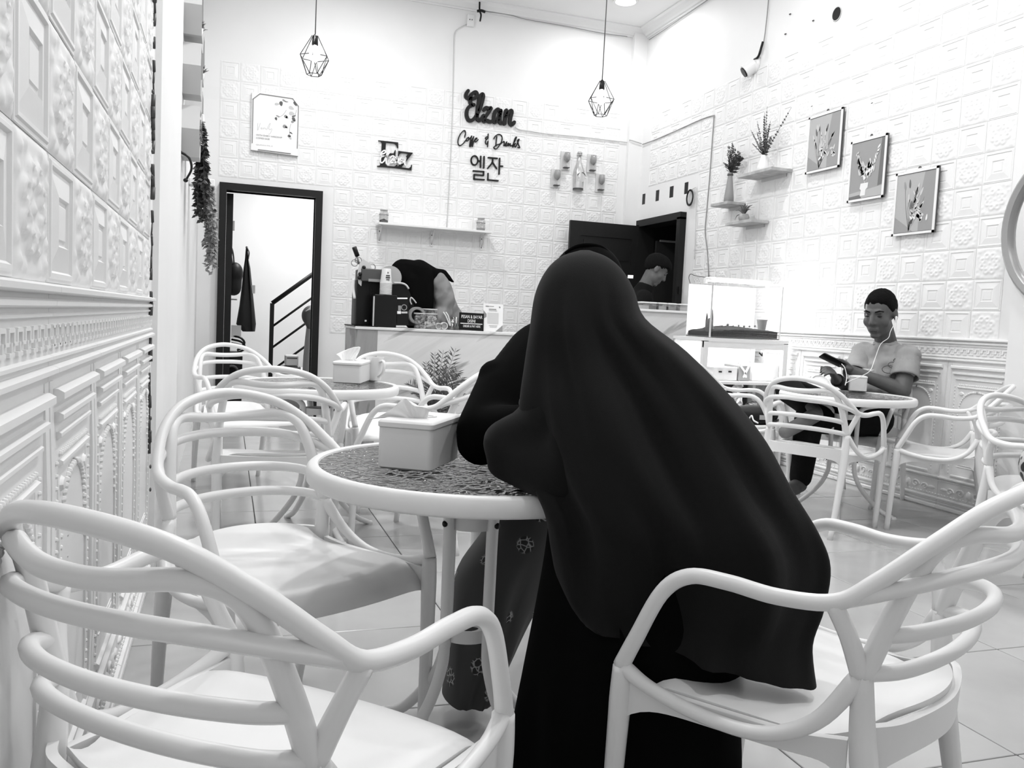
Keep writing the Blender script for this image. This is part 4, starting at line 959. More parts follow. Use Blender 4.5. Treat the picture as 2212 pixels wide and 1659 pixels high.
for k in range(NCUP):
    lab = 'inverted printed cup inside the stack on the black box'
    if k == 0: lab = 'lowest inverted printed cup of the stack on the black box'
    if k == NCUP-1: lab = 'topmost inverted printed cup of the stack on the black box'
    c = cp0 if k == 0 else dup(cp0, (0, 0, 0), 0)
    c.location = (x0, 6.76, zc0+k*hstep); c['label'] = lab
    if k == NCUP-1:
        for q, (dz, wd, hh) in enumerate(((.085, .008, .012), (.062, .03, .010), (.046, .034, .012), (.03, .026, .008))):
            r = .0355+(.118-dz)*.1; MB().box((.006, -r-.001, dz), (wd, .0015, hh)).build('print', DGREY, c)
# ---- dark coffee pouch
pc = thing('coffee_pouch', 'dark coffee pouch with pale label leaning on the black machine', 'pouch', (xw(868, 6.72), 6.74, ZT))
g = bwf(6.72); MB().prism([(858, 703), (857, 645), (860, 641), (880, 643), (882, 648), (882, 703)], g, -.05).build('pouch', BLACKP, pc, world=True)
for u0, v0, u1, v1, m_ in ((858, 643, 880, 646, PAPER), (858, 672, 866, 678, PAPER), (867, 673, 880, 677, LGREY), (860, 660, 866, 671, MGREY)): 
    MB().prism([(u0, v0), (u1, v0), (u1, v1), (u0, v1)], bwf(6.719), .002).build('label_patch', m_, pc, world=True)
MB().ring([(.018, 0), (.024, 0), (.024, .002), (.018, .002)], ony(873, 664, 6.718), 20, Matrix(((1, 0, 0), (0, 0, 1), (0, -1, 0)))).build('label_ring', MGREY, pc, world=True)
# ---- glass jars of snacks, lying lid, small jars
def jar(u, v0, v1, hw, y, label, fill, seed, grp='snack jars on the counter'):
    random.seed(seed); c = V((xw(u, y, 700), y, ZT)); h = ony(u, v0, y).z-ZT; r = hw
    t = thing('snack_jar', label, 'jar', c, 0, grp)
    for k in range(26):
        a = random.uniform(0, 6.28); rr = r*.82*math.sqrt(random.random()); z = .012+random.random()*h*.72
        MB().ell((rr*math.cos(a), rr*math.sin(a), z), (.013, .011, .010), nu=7, nv=5).build('snack', fill, t, True)
    MB().lathe([(r*.92, .001), (r, .006), (r, h*.9), (r*1.06, h*.92), (r*1.06, h*.98)], n=22, caps=False).build('jar_wall', GLASSC, t, True)
    MB().ring([(r*.95, h*.93), (r*1.08, h*.93), (r*1.08, h), (r*.95, h)], n=24).build('jar_lip', LGREY, t, True)
    return t
NUT1, NUT2 = mat('shredded_snack', .22, .8, var=.12, vscale=90), mat('round_snack', .45, .7, var=.12, vscale=60)
jar(906, 676, 706, .043, 6.70, 'clear jar of shredded snack on the counter', NUT1, 3)
jar(931, 677, 707, .045, 6.69, 'clear jar of round nuts on the counter, right of the shredded snack', NUT2, 4)
jar(927, 667, 690, .060, 6.95, 'wide clear jar behind the two snack jars', NUT1, 5)
rr = thing('roll', 'wide grey tape roll standing on edge behind the snack jars', 'roll', (xw(900, 6.86), 6.87, ZT))
MB().ring([(.048, -.03), (.068, -.03), (.068, .03), (.048, .03)], ony(900, 680, 6.86)-V((0, 0, .004)), 28, Matrix(((1, 0, 0), (0, 0, 1), (0, -1, 0)))).build('tape', MGREY, rr, True, auto=40, world=True)
for k, (u, v, r, lab) in enumerate(((948, 694, .026, 'small round ring jar beside the nuts, left of a pair'), (960, 696, .030, 'small round ring jar under the tongs, right of a pair'))):
    t = thing('ring_jar', lab, 'jar', (xw(u, 6.68), 6.70, ZT)); MB().ring([(r*.74, -.02), (r, -.02), (r, .02), (r*.74, .02)], V((xw(u, 6.68, 700), 6.70, ZT+r+.001)), 22, Matrix(((1, 0, 0), (0, 0, 1), (0, -1, 0)))).build('ring_body', LGREY, t, True, auto=40, world=True)
    MB().lathe([(r*.72, -.012), (r*.72, -.008)], V((xw(u, 6.68, 700), 6.70, ZT+r+.001)), 20, Matrix(((1, 0, 0), (0, 0, 1), (0, -1, 0)))).build('ring_back', MGREY, t, world=True)
tg = thing('tongs', 'pale serving tongs leaning among the jars', 'tongs', V((xw(968, 6.72), 6.74, ZT)))
for d in (0, 5): MB().tube(cr([ony(972+d*.3, 704, 6.72), ony(964+d, 684, 6.74), ony(958+d, 674, 6.76)], 5), .006, 6, flat=.4).build('arm', LGREY, tg, True, world=True)
for k, (u, h) in enumerate(((976, .085), (983, .105), (988, .10))):
    t = thing('glass', ('short clear glass left of the order sign', 'tall clear glass touching the order sign', 'tall clear glass behind the order sign')[k], 'glass', (xw(u, 6.78+.06*k, 700), 6.78+.06*k, ZT), 0, 'clear glasses by the order sign')
    MB().lathe([(.026, .0), (.028, .003), (.032, h), (.030, h), (.025, .006), (.001, .005)], n=20, caps=False).build('glass_wall', thin_glass('smoky_glass', .15, .7), t, True)
# ---- signs
sg = thing('order_sign', 'black counter sign reading PESAN & BAYAR DISINI, ORDER & PAY HERE', 'sign', (xw(1018, 6.66), 6.67, ZT))
g = bwf(6.66)
MB().prism([(991.5, 712.5), (993, 674.5), (1045.5, 677.5), (1044.5, 715.5)], g, -.012).build('sign_board', BLACKP, sg, world=True)
def txt(par, s_, u, v, wpx, hpx, y, m_, nm='lettering', ext=.001):
    o = ony(u, v, y); k = (o-CAM).dot(AX_F)/F_PX; W_ = wpx*k; H_ = hpx*k
    raw = text_mb(s_, 1.0, .001, lambda x, yy, z: V((x, yy, z))); xs = [p.x for p in raw.v]; yy_ = [p.y for p in raw.v]
    w_, h_ = max(xs)-min(xs), max(yy_)-min(yy_)
    raw.v = [V((o.x+(p.x-(max(xs)+min(xs))/2)/w_*W_, o.y-ext*(p.z/.001), o.z+(p.y-(max(yy_)+min(yy_))/2)/h_*H_)) for p in raw.v]
    return raw.build(nm, m_, par, world=True)
txt(sg, 'PESAN & BAYAR', 1019.5, 684.5, 47, 7.0, 6.659, PAPER); txt(sg, 'DISINI', 1018.5, 693.5, 17, 6.6, 6.659, PAPER); txt(sg, 'ORDER & PAY HERE', 1019, 704.8, 39, 5.0, 6.659, PAPER)
MB().prism([(994.5, 697.2), (994.5, 698.8), (1042, 701.4), (1042, 699.8)], bwf(6.659), .001).build('divider_line', PAPER, sg, world=True)
qs = thing('payment_stand', 'white payment card stand beside the black order sign', 'sign', (xw(1065, 6.68), 6.69, ZT))
MB().prism([(1044.5, 715), (1044.5, 655), (1087, 658), (1085.5, 717)], bwf(6.68), -.006).build('card', PAPER, qs, world=True)
MB().prism([(1044.5, 670), (1051, 678), (1051, 684), (1044.5, 688)], bwf(6.679), .001).build('corner_mark', MGREY, qs, world=True)
MB().prism([(1070, 716.2), (1085.6, 703), (1085.4, 717)], bwf(6.679), .001).build('corner_mark', MGREY, qs, world=True)
for u0, v0, u1, v1 in ((1049, 660, 1056, 662.2), (1056.5, 661, 1067, 662), (1078, 662, 1081, 665), (1056, 667, 1072, 669), (1056, 670.8, 1074, 671.6), (1056, 703, 1074, 703.8), (1058, 706, 1073, 706.8)):
    MB().prism([(u0, v0), (u1, v0+.6), (u1, v1+.6), (u0, v1)], bwf(6.679), .001).build('print_bar', MGREY, qs, world=True)
MB().prism([(1053, 675), (1077, 676.5), (1076.5, 700), (1053, 698.5)], bwf(6.679), .0008).build('code_panel', mat('code_panel', .62, .8), qs, world=True)
# ================================================================== AQUARIUM AND STAND
AX0, AX1, AY0, AY1, AZ0, AZ1 = 3.53, 4.16, 5.78, 6.14, 1.008, 1.425
st = thing('aquarium_stand', 'white metal rack with shelves carrying the aquarium', 'stand', ((AX0+AX1)/2, (AY0+AY1)/2, 0))
SX0, SX1, SY0, SY1 = 3.46, 4.22, 5.74, 6.22
for x in (SX0+.02, SX1-.02):
    for y in (SY0+.02, SY1-.02): MB().box((x, y, .49), (.04, .04, .98)).build('leg', WHITE, st, world=True)
for nm, z, h in (('top_shelf', .99, .03), ('mid_shelf', .66, .02), ('low_shelf', .30, .02)): MB().box(((SX0+SX1)/2, (SY0+SY1)/2, z), (SX1-SX0, SY1-SY0, h)).build(nm, WHITE, st, world=True)
MB().box(((SX0+SX1)/2, SY0+.12, .966), (SX1-SX0-.2, .05, .012)).build('rack_light_strip', mat('lit_rack_lamp', 1, .3, emit=16), st, world=True)
MB().box(((SX0+SX1)/2, SY0+.012, .955), (SX1-SX0, .02, .05)).build('apron_bar', WHITE, st, world=True)
MB().box(((SX0+SX1)/2, SY1-.01, .82), (SX1-SX0, .012, .30)).build('back_panel', WHITE, st, world=True)
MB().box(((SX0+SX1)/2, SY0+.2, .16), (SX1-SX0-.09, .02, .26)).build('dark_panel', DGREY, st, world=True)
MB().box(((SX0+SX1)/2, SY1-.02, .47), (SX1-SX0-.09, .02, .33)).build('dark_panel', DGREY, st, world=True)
aq = thing('aquarium', 'brightly lit glass aquarium with dark gravel on the white rack', 'aquarium', ((AX0+AX1)/2, (AY0+AY1)/2, AZ0-.002))
cxm, cym = (AX0+AX1)/2, (AY0+AY1)/2
PANE = thin_glass('tank_glass', .06)
MB().box((cxm, AY0, (AZ0+AZ1)/2), (AX1-AX0, .006, AZ1-AZ0)).build('front_pane', PANE, aq, world=True)
MB().box((AX0, cym, (AZ0+AZ1)/2), (.006, AY1-AY0, AZ1-AZ0)).build('side_pane', PANE, aq, world=True)
MB().box((AX1, cym, (AZ0+AZ1)/2), (.006, AY1-AY0, AZ1-AZ0)).build('side_pane', PANE, aq, world=True)
MB().box((cxm, AY1, (AZ0+AZ1)/2), (AX1-AX0, .006, AZ1-AZ0)).build('back_pane', mat('frosted_back_pane', .92, .5), aq, world=True)
MB().box((cxm, cym, AZ0+.004), (AX1-AX0, AY1-AY0, .008)).build('base_pane', DGREY, aq, world=True)
for x in (AX0, AX1): MB().box((x, AY0, (AZ0+AZ1)/2), (.010, .010, AZ1-AZ0)).build('corner_seal', LGREY, aq, world=True)
# gravel slope
gv = MB(); n = 24; tp = []
for j in range(9):
    for i in range(n+1):
        x = AX0+.012+(AX1-AX0-.024)*i/n; y = AY0+.012+(AY1-AY0-.024)*j/8
        hgt = .035+.055*max(0, math.sin(math.pi*min(1, i/n*1.05)*.75))*(.5+.5*j/8)+random.uniform(-.004, .004); tp.append(V((x, y, AZ0+.008+hgt)))
gv.v = tp+[V((p.x, p.y, AZ0+.009)) for p in tp]; N_ = len(tp)
for j in range(8):
    for i in range(n): q = j*(n+1)+i; gv.f += [(q, q+1, q+n+2, q+n+1), (N_+q, N_+q+n+1, N_+q+n+2, N_+q+1)]
for i in range(n): gv.f += [(i+1, i, N_+i, N_+i+1)]
for j in range(8): a = j*(n+1); gv.f += [(a, a+n+1, N_+a+n+1, N_+a), (a+n, N_+a+n, N_+a+2*n+1, a+2*n+1)]
gv.build('gravel', mat('dark_gravel', .005, .9, .1, bump=1.0, bscale=130), aq, True, world=True)
MB().lathe([(.028, 0), (.040, .085), (.043, .085), (.043, .092), (.036, .092), (.026, .01)], V((AX1-.10, AY0+.10, AZ0+.065)), 18).build('clay_pot', mat('clay_pot', .16, .8), aq, True, auto=40, world=True)
for k, (dx, h, r) in enumerate(((.04, .10, .03), (.075, .17, .014), (.05, .14, .010), (.10, .07, .03), (.13, .05, .025))):
    MB().ell((AX0+dx, AY0+.08+.03*k, AZ0+.03+h/2), (r, r, h/2+.02), nu=10, nv=8).build('rock', mat('tank_rock', .07, .8, bump=.5, bscale=60), aq, True, world=True)
for k in range(7): MB().ell((AX0+.18+.05*k, AY0+.12, AZ0+.085+random.uniform(0, .02)), random.uniform(.006, .012), nu=7, nv=5).build('pebble', DGREY, aq, True, world=True)
lampT = thing('aquarium_lamp', 'glowing white tube lamp clipped across the top of the aquarium', 'lamp', (cxm, cym, AZ1+.004))
MB().rbox((cxm+.01, cym-.02, AZ1+.040), (AX1-AX0-.06, .085, .024), .01).build('lamp_housing', WHITE, lampT, world=True)
MB().box((cxm+.01, cym-.02, AZ1+.024), (AX1-AX0-.12, .065, .008)).build('light_strip', TUBEM, lampT, world=True)
MB().box((cxm+.01, cym-.066, AZ1+.040), (AX1-AX0-.14, .005, .014)).build('light_strip', TUBEM, lampT, world=True)
for x in (AX0+.03, AX1-.03):
    MB().box((x, cym-.02, AZ1+.020), (.016, .03, .038)).build('clip', WHITE, lampT, world=True)
MB().tube(cr([V((AX0+.05, cym, AZ1+.05)), ony(1503, 596, 6.05), ony(1492, 592, 6.1), ony(1488, 600, 6.12), ony(1491, 612, 6.14)], 6), .003, 6).build('lamp_cord', DGREY, lampT, True, world=True)
# things in the rack
def rackbox(nm, lab, cat, u0, v0, u1, v1, y, d, m_, zb):
    a, b = ony(u0, v1, y), ony(u1, v0, y); zt = ony((u0+u1)/2, v0, y).z
    return a, b, zt
def simple(nm, lab, cat, u0, u1, v0, y, d, m_, zb, r=.008, parts=()):
    a, b = ony(u0, v0, y), ony(u1, v0, y); zt = a.z
    t = thing(nm, lab, cat, ((a.x+b.x)/2, y+d/2, zb)); MB().rbox(((a.x+b.x)/2, y+d/2, (zb+.001+zt)/2), (b.x-a.x, d, zt-zb-.001), r).build('shell', m_, t, True, auto=40, world=True); return t, a, b, zt
t, a, b, zt = simple('storage_box', 'grey plastic box with two dark latches in the aquarium rack', 'box', 1541, 1594, 792, 5.86, .22, LGREY, .671)
for u in (1556, 1577): MB().box(ony(u, 803, 5.855), (.025, .008, .012)).build('latch', BLACKP, t, world=True)
t, a, b, zt = simple('crate', 'dark crate with white crossed straps in the aquarium rack', 'crate', 1597, 1622, 789, 5.86, .22, MGREY, .671)
for q in ([(1598, 788), (1608, 802), (1611, 814)], [(1619, 789), (1612, 802), (1606, 814)]): MB().ribbon(q, 4.0, bwf(5.858), .004, smooth=False).build('strap', WHITE, t, world=True)
t, a, b, zt = simple('tub', 'blank white tub at the right of the aquarium rack', 'tub', 1627, 1684, 786, 5.90, .22, WHITE, .671)
pg = thing('power_plug', 'black plugs and tangled cord on the aquarium rack\'s back panel', 'plug', ony(1665, 770, 6.18))
for u in (1664, 1673): MB().ell(ony(u, 752, 6.185), (.018, .02, .018), nu=10, nv=8).build('plug', BLACKP, pg, True, world=True)
MB().tube(cr([ony(1660, 753, 6.17), ony(1650, 758, 6.16), ony(1647, 766, 6.15), ony(1652, 776, 6.14), ony(1664, 781, 6.12), ony(1674, 784, 6.12), ony(1660, 779, 6.13), ony(1672, 781, 6.12), ony(1656, 778, 6.13), ony(1640, 762, 6.18)], 6), .006, 6).build('cord', BLACKP, pg, True, world=True)
# crumpled foil bundle on the low shelf
fb = thing('foil_bundle', 'crumpled shiny foil bundle on the rack\'s lowest shelf', 'bundle', (3.83, 5.93, .311))
random.seed(21); fq = MB()
for k in range(7):
    c = V((3.62+.075*k, 5.90+random.uniform(-.04, .06), .311+random.uniform(.07, .13))); q = MB().ell(c, (.06, .07, .075), nu=14, nv=10)
    for i in range(len(q.v)): q.v[i] += V((random.uniform(-.012, .012), random.uniform(-.012, .012), random.uniform(-.01, .012)))
    for p in q.v: p.z = max(p.z, .312)
    q.build('foil_fold', mat('foil', .75, .22, metal=.9), fb, world=True)
q = MB().tube(cr([(3.80, 5.80, .38), (3.83, 5.79, .5), (3.80, 5.80, .6), (3.84, 5.79, .655)], 6), [.04, .03, .035, .03], 9)
for i in range(len(q.v)): q.v[i] += V((random.uniform(-.01, .01), random.uniform(-.01, .01), 0))
q.build('foil_strip', mat('foil', .75, .22), fb, world=True)
# bag on the chair
bgp = V((3.325, 4.86, .462)); bg = thing('waist_bag', 'black waist bag with a pale patch lying on a chair seat', 'bag', bgp)
q = MB(); q.cap(bgp+V((-.10, .02, .055)), .045, bgp+V((.10, -.06, .060)), .055); q.ell(bgp+V((0, -.02, .06)), (.15, .085, .062), basis(V((.55, .8, 0))))
qm = remesh(q, .010, 4)
for p in qm.v: p.z = max(p.z, bgp.z+.002)
qm.build('pouch', mat('black_nylon', .012, .6, .3, bump=.2, bscale=90), bg, True, world=True)
pd = at(1650, 902, (bgp-CAM).dot(AX_F)-.115)
MB().box(pd, (.055, .004, .03), basis(-AX_F)).build('patch', LGREY, bg, world=True)
MB().tube(cr([at(1618, 905, 5.58), at(1624, 898, 5.55), at(1628, 908, 5.52), at(1638, 914, 5.5)], 5), .005, 6).build('zip_pull', PAPER, bg, True, world=True)
MB().tube(cr([bgp+V((-.14, .03, .03)), bgp+V((-.12, -.12, .012)), bgp+V((.02, -.15, .012)), bgp+V((.14, -.1, .03))], 6), .010, 6, flat=.4).build('strap', BLACKP, bg, True, world=True)
# ================================================================== STAIRWELL THINGS SEEN THROUGH THE LEFT DOORWAY
Y2 = 10.0
sr = thing('stair_railing', 'black metal stair railing with sloping bars beyond the left doorway', 'railing', z0(ony(588, 700, Y2)))
p_ = ony(588, 655, Y2); MB().box((p_.x, Y2, p_.z/2), (.045, .045, p_.z)).build('newel_post', BLACK, sr, world=True)
for k, (u0, v0, u1, v1, r) in enumerate(((588, 655, 690, 582, .028), (590, 704, 690, 632, .014), (589, 750, 690, 677, .014), (588, 800, 690, 726, .014))):
    a, b = ony(u0, v0, Y2), ony(u1, v1, Y2); MB().tube([a, b], r, 6).build('handrail' if k == 0 else 'bar', BLACK, sr, True, world=True)
stp = thing('staircase', 'white stair steps rising behind the railing', 'stairs', (1.1, 10.4, 0))
for k in range(7): MB().box((.62+.26*k, 10.55, .09*(k+1)*1.0), (.26, .9, .18*(k+1)*1.0)).build('step', WALL, stp, world=True)
ap = thing('apron', 'long dark apron hanging on the stairwell wall', 'apron', ony(530, 600, 9.95))
hp = ony(533, 534, 9.95); MB().tube([hp, hp+V((0, .06, 0))], .012, 8).build('hook', DGREY, ap, True, world=True)
rr_ = []
for v_, ul, ur, th_ in ((536, 531, 535, .015), (560, 529, 537, .03), (580, 526, 541, .05), (620, 522, 545, .06), (660, 517, 549, .07), (700, 510, 553, .08), (716, 524, 551, .07)):
    a, b = ony(ul, v_, 9.92), ony(ur, v_, 9.92); c = (a+b)/2; A_ = (b-a)/2
    rr_.append([c+A_*math.cos(k*math.pi/10)+V((0, math.sin(k*math.pi/10)*th_+.012*math.sin(k*2.1), 0)) for k in range(20)])
MB().loft(rr_).build('cloth', BLACK, ap, True, auto=60, world=True)
MB().tube(cr([hp, ony(538, 545, 9.9), ony(536, 560, 9.9)], 5), .008, 6).build('neck_strap', DGREY, ap, True, world=True)
MB().box(ony(547, 625, 9.9), (.04, .01, .09)).build('care_tag', LGREY, ap, world=True)
bp_ = thing('backpack', 'black backpack hanging beside the apron, half hidden by the door frame', 'bag', ony(508, 630, 9.75))
q = MB(); q.ell(ony(507, 590, 9.75), (.09, .10, .12)); q.cap(ony(505, 590, 9.75), .09, ony(504, 622, 9.75), .085)
remesh(q, .014, 4).build('sack', BLACK, bp_, True, world=True)
MB().tube(cr([ony(502, 570, 9.7), ony(497, 540, 9.7), ony(498, 532, 9.7), ony(503, 545, 9.7), ony(506, 572, 9.7)], 5), .010, 6).build('carry_loop', DGREY, bp_, True, world=True)
cl = thing('cable_bundle', 'black tangled gear with a pale pouch low behind the door frame', 'gear', z0(ony(510, 760, 9.6)))
MB().rbox((ony(507, 760, 9.6).x, 9.6, .30), (.16, .2, .60), .02).build('black_case', BLACKP, cl, True, auto=40, world=True)
MB().box(ony(510, 716, 9.5), (.10, .03, .13)).build('pale_pouch', LGREY, cl, world=True)
MB().ring([(.05, -.02), (.075, -.02), (.075, .02), (.05, .02)], ony(500, 803, 9.45), 20, Matrix(((1, 0, 0), (0, 0, 1), (0, -1, 0)))).build('lens_ring', DGREY, cl, True, world=True)
for k in range(3): MB().tube(cr([ony(500, 725+8*k, 9.5), ony(520, 730+8*k, 9.48), ony(528, 742+6*k, 9.48), ony(512, 752+5*k, 9.48)], 6), .012, 6).build('cable', BLACKP, cl, True, world=True)
gb = thing('padded_bag', 'tall grey padded bag with a dark ribbed hood beside the right door post', 'bag', z0(ony(668, 760, 9.3)))
zt = ony(668, 690, 9.3)
rr_ = []
for v_, ul, ur, th_ in ((705, 662, 682, .06), (730, 659, 684, .08), (770, 655, 684, .10), (810, 653, 684, .11), (850, 652, 686, .11)):
    a, b = ony(ul, v_, 9.3), ony(ur, v_, 9.3); c = (a+b)/2; A_ = (b-a)/2; rr_.append([c+A_*math.cos(k*math.pi/10)+V((0, math.sin(k*math.pi/10)*th_, 0)) for k in range(20)])
lst = rr_[-1]; rr_.append([V((p.x, p.y, .002)) for p in lst])
MB().loft(rr_).build('bag_body', MGREY, gb, True, auto=60, world=True)
hq = MB(); hq.ell(ony(672, 682, 9.28), (.10, .10, .11), nu=18, nv=12); hq.cap(ony(672, 690, 9.28), .085, ony(673, 708, 9.28), .05)
remesh(hq, .012, 4).build('hood', DGREY, gb, True, world=True)
for k in range(3): MB().tube(cr([ony(660+3*k, 672-2*k, 9.16), ony(670+2*k, 668-2*k, 9.15), ony(681, 668-2*k, 9.16)], 5), .005, 6).build('hood_rib', LGREY, gb, True, world=True)
for nm, lab, u0, u1, v0, v1, y, m_ in (('rice_cooker', 'small pale rounded box on top of a dark carton beyond the doorway', 617, 645, 767, 788, 9.45, LGREY), ('carton', 'dark carton on the floor beyond the doorway', 608, 650, 790, 960, 9.5, MGREY)):
    a, b = ony(u0, v0, y), ony(u1, v0, y); zb = ony(u0, v1, y).z if nm == 'rice_cooker' else .001
    if nm == 'rice_cooker': zb = ony(630, 790, 9.5).z+.004
    t = thing(nm, lab, 'box', ((a.x+b.x)/2, y+.1, zb)); MB().rbox(((a.x+b.x)/2, y+.1, (zb+a.z)/2), (b.x-a.x, .22, a.z-zb), .02).build('shell', m_, t, True, auto=40, world=True)
    MB().box(((a.x+b.x)/2, y-.012, a.z-.03), ((b.x-a.x)*.8, .006, .012)).build('seam', DGREY, t, world=True)
# ================================================================== WALL DECOR
BWD = YB-.006
def sign_letters(root_name, label, cat, letters, sx, sy, ox, oy, wd, depth, m_, y0=BWD):
    """letters: list of lists of strokes in crop pixels"""
    f = bwf(y0); fn = lambda a, b, d: f(ox+a/sx, oy+b/sy, d)
    allp = [p for L in letters for st_ in L for p in st_]
    u = ox+sum(p[0] for p in allp)/len(allp)/sx; v = oy+max(p[1] for p in allp)/sy
    t = thing(root_name, label, cat, f(u, v, 0))
    for L in letters:
        mb = MB()
        for st_ in L:
            w_ = wd
            mb.ribbon(st_, w_, fn, depth, smooth=len(st_) > 2)
        mb.build('letter', m_, t, world=True)
    return t
k = 7.54
E_ = [[(225, 130), (195, 180), (197, 230), (240, 255), (310, 258), (362, 228), (370, 180), (345, 150), (300, 170), (268, 215), (262, 290), (275, 345), (320, 358)], [(300, 358), (240, 392), (207, 455), (205, 540), (237, 605), (292, 608), (345, 560)]]
L_ = [[(345, 560), (420, 420), (465, 270), (470, 200), (448, 185), (420, 235), (395, 340), (375, 480), (377, 575), (405, 612), (445, 585), (475, 530)]]
Z_ = [[(490, 440), (512, 405), (560, 415), (598, 412), (560, 480), (505, 560), (482, 625), (530, 612), (580, 632), (622, 620)]]
A_ = [[(742, 455), (702, 430), (662, 485), (645, 560), (655, 635), (692, 622), (730, 545), (752, 455)], [(756, 450), (742, 560), (748, 645), (785, 655)]]
N_ = [[(845, 445), (832, 540), (822, 665)], [(830, 575), (880, 485), (925, 450), (936, 490), (915, 570), (906, 640), (930, 682), (962, 664), (974, 640)]]
sign_letters('wall_lettering', 'bold black script letters Elzan on the back wall', 'sign', [E_, L_, Z_, A_, N_], k, k, 980, 180, 56, .03, BLACK)
cof = [[[(175, 880), (190, 820), (180, 775), (150, 780), (100, 840), (70, 920), (70, 990), (100, 1015), (150, 985), (200, 920)]],
 [[(237, 880), (212, 898), (205, 935), (225, 938), (245, 902), (237, 880)]], [[(245, 920), (285, 870), (290, 858), (275, 920), (258, 1000), (264, 1036), (277, 1000), (287, 945)]],
 [[(287, 935), (320, 880), (323, 868), (310, 920), (296, 1000), (301, 1032), (313, 990), (322, 945)]], [[(328, 945), (365, 912), (376, 896), (356, 896), (340, 930), (357, 957), (396, 918)]],
 [[(560, 826), (552, 900), (527, 912), (514, 890), (540, 872)], [(540, 905), (516, 940), (520, 985), (545, 985), (556, 945)], [(556, 945), (549, 1036)]],
 [[(652, 905), (670, 868), (720, 834), (770, 850), (786, 900), (770, 965), (730, 1030), (692, 1070), (660, 1062), (654, 1040), (700, 1005), (775, 980)], [(700, 868), (690, 940), (684, 1022)]],
 [[(790, 962), (815, 948), (822, 970), (815, 1022), (838, 1000)]], [[(840, 1002), (862, 950), (846, 1020), (868, 1018)]], [[(872, 1015), (886, 972), (890, 1022), (914, 980), (925, 1022), (948, 1010)]],
 [[(953, 1022), (990, 950), (1020, 885), (1002, 888), (975, 970), (963, 1042)], [(970, 1005), (1005, 980), (983, 1010), (1003, 1042)]], [[(1008, 1035), (1062, 918), (1040, 930), (1046, 980), (1072, 1050), (1042, 1046)]]]
sign_letters('wall_lettering', 'thin black script Coffe & Drinks under the bold name on the back wall', 'sign', cof, k, k, 980, 180, 15, .012, BLACK)
circ = [(335+54*math.cos(a*math.pi/9), 1258+74*math.sin(a*math.pi/9)) for a in range(19)]
hg = [[circ, [(388, 1264), (432, 1268)], [(437, 1190), (432, 1370)], [(492, 1195), (485, 1382)], [(315, 1428), (485, 1440)], [(485, 1440), (482, 1502)], [(482, 1502), (328, 1488)], [(330, 1488), (326, 1562)], [(326, 1560), (492, 1572)]],
      [[(560, 1212), (705, 1225)], [(632, 1225), (622, 1295), (552, 1385)], [(630, 1290), (694, 1390)], [(745, 1225), (735, 1480)], [(745, 1350), (792, 1353)], [(556, 1470), (552, 1576)], [(552, 1574), (718, 1590)]]]
sign_letters('wall_lettering', 'black Korean letters under the script signs on the back wall', 'sign', hg, k, k, 980, 180, 23, .014, BLACK)
# Ez plaque with the pale script across it
k2 = 20.74; f = bwf(BWD); fe = lambda a, b, d: f(805+a/k2, 295+b/k2, d)
ez = thing('wall_lettering', 'black serif letters Ez crossed by a pale script name', 'sign', fe(900, 1450, 0))
MB().prism([(240, 180), (1130, 275), (1130, 530), (1095, 530), (1060, 400), (960, 320), (580, 280), (555, 745), (930, 770), (990, 620), (1020, 620), (1000, 910), (940, 850), (555, 830), (540, 1230), (640, 1330), (960, 1350), (1090, 1250), (1110, 1430), (195, 1350), (195, 1320), (300, 1310), (350, 1230), (400, 300), (350, 220), (240, 210)], fe, .02).build('letter', BLACK, ez, world=True)
MB().prism([(1140, 655), (1790, 740), (1280, 1390), (1600, 1430), (1700, 1360), (1720, 1270), (1750, 1280), (1720, 1520), (1080, 1430), (1070, 1400), (1590, 770), (1280, 740), (1190, 800), (1160, 880), (1125, 870)], fe, .02).build('letter', BLACK, ez, world=True)
fe2 = lambda a, b, d: f(805+a/k2, 295+b/k2, d+.021)
for st_ in ([[(380, 800), (500, 770), (570, 690), (500, 645), (400, 710), (345, 830), (390, 880), (490, 885)], [(490, 890), (370, 930), (330, 1020), (330, 1150), (400, 1190), (500, 1100), (540, 1000)]], [[(540, 1000), (640, 860), (735, 720), (700, 660), (630, 760), (585, 950), (590, 1180), (660, 1275), (720, 1200)]],
            [[(760, 960), (870, 885), (940, 930), (850, 1060), (760, 1170), (880, 1180), (960, 1120)]], [[(1050, 950), (970, 960), (930, 1090), (970, 1190), (1050, 1100), (1065, 950), (1060, 1140), (1120, 1150)]], [[(1120, 1020), (1145, 1190), (1200, 1240), (1260, 1190), (1280, 1020), (1300, 1190), (1350, 1150), (1440, 960), (1450, 1000), (1410, 1200), (1440, 1300)]]):
    mb = MB()
    for q in st_: mb.ribbon(q, 62, fe2, .008)
    mb.build('script_letter', WHITE, ez, world=True)
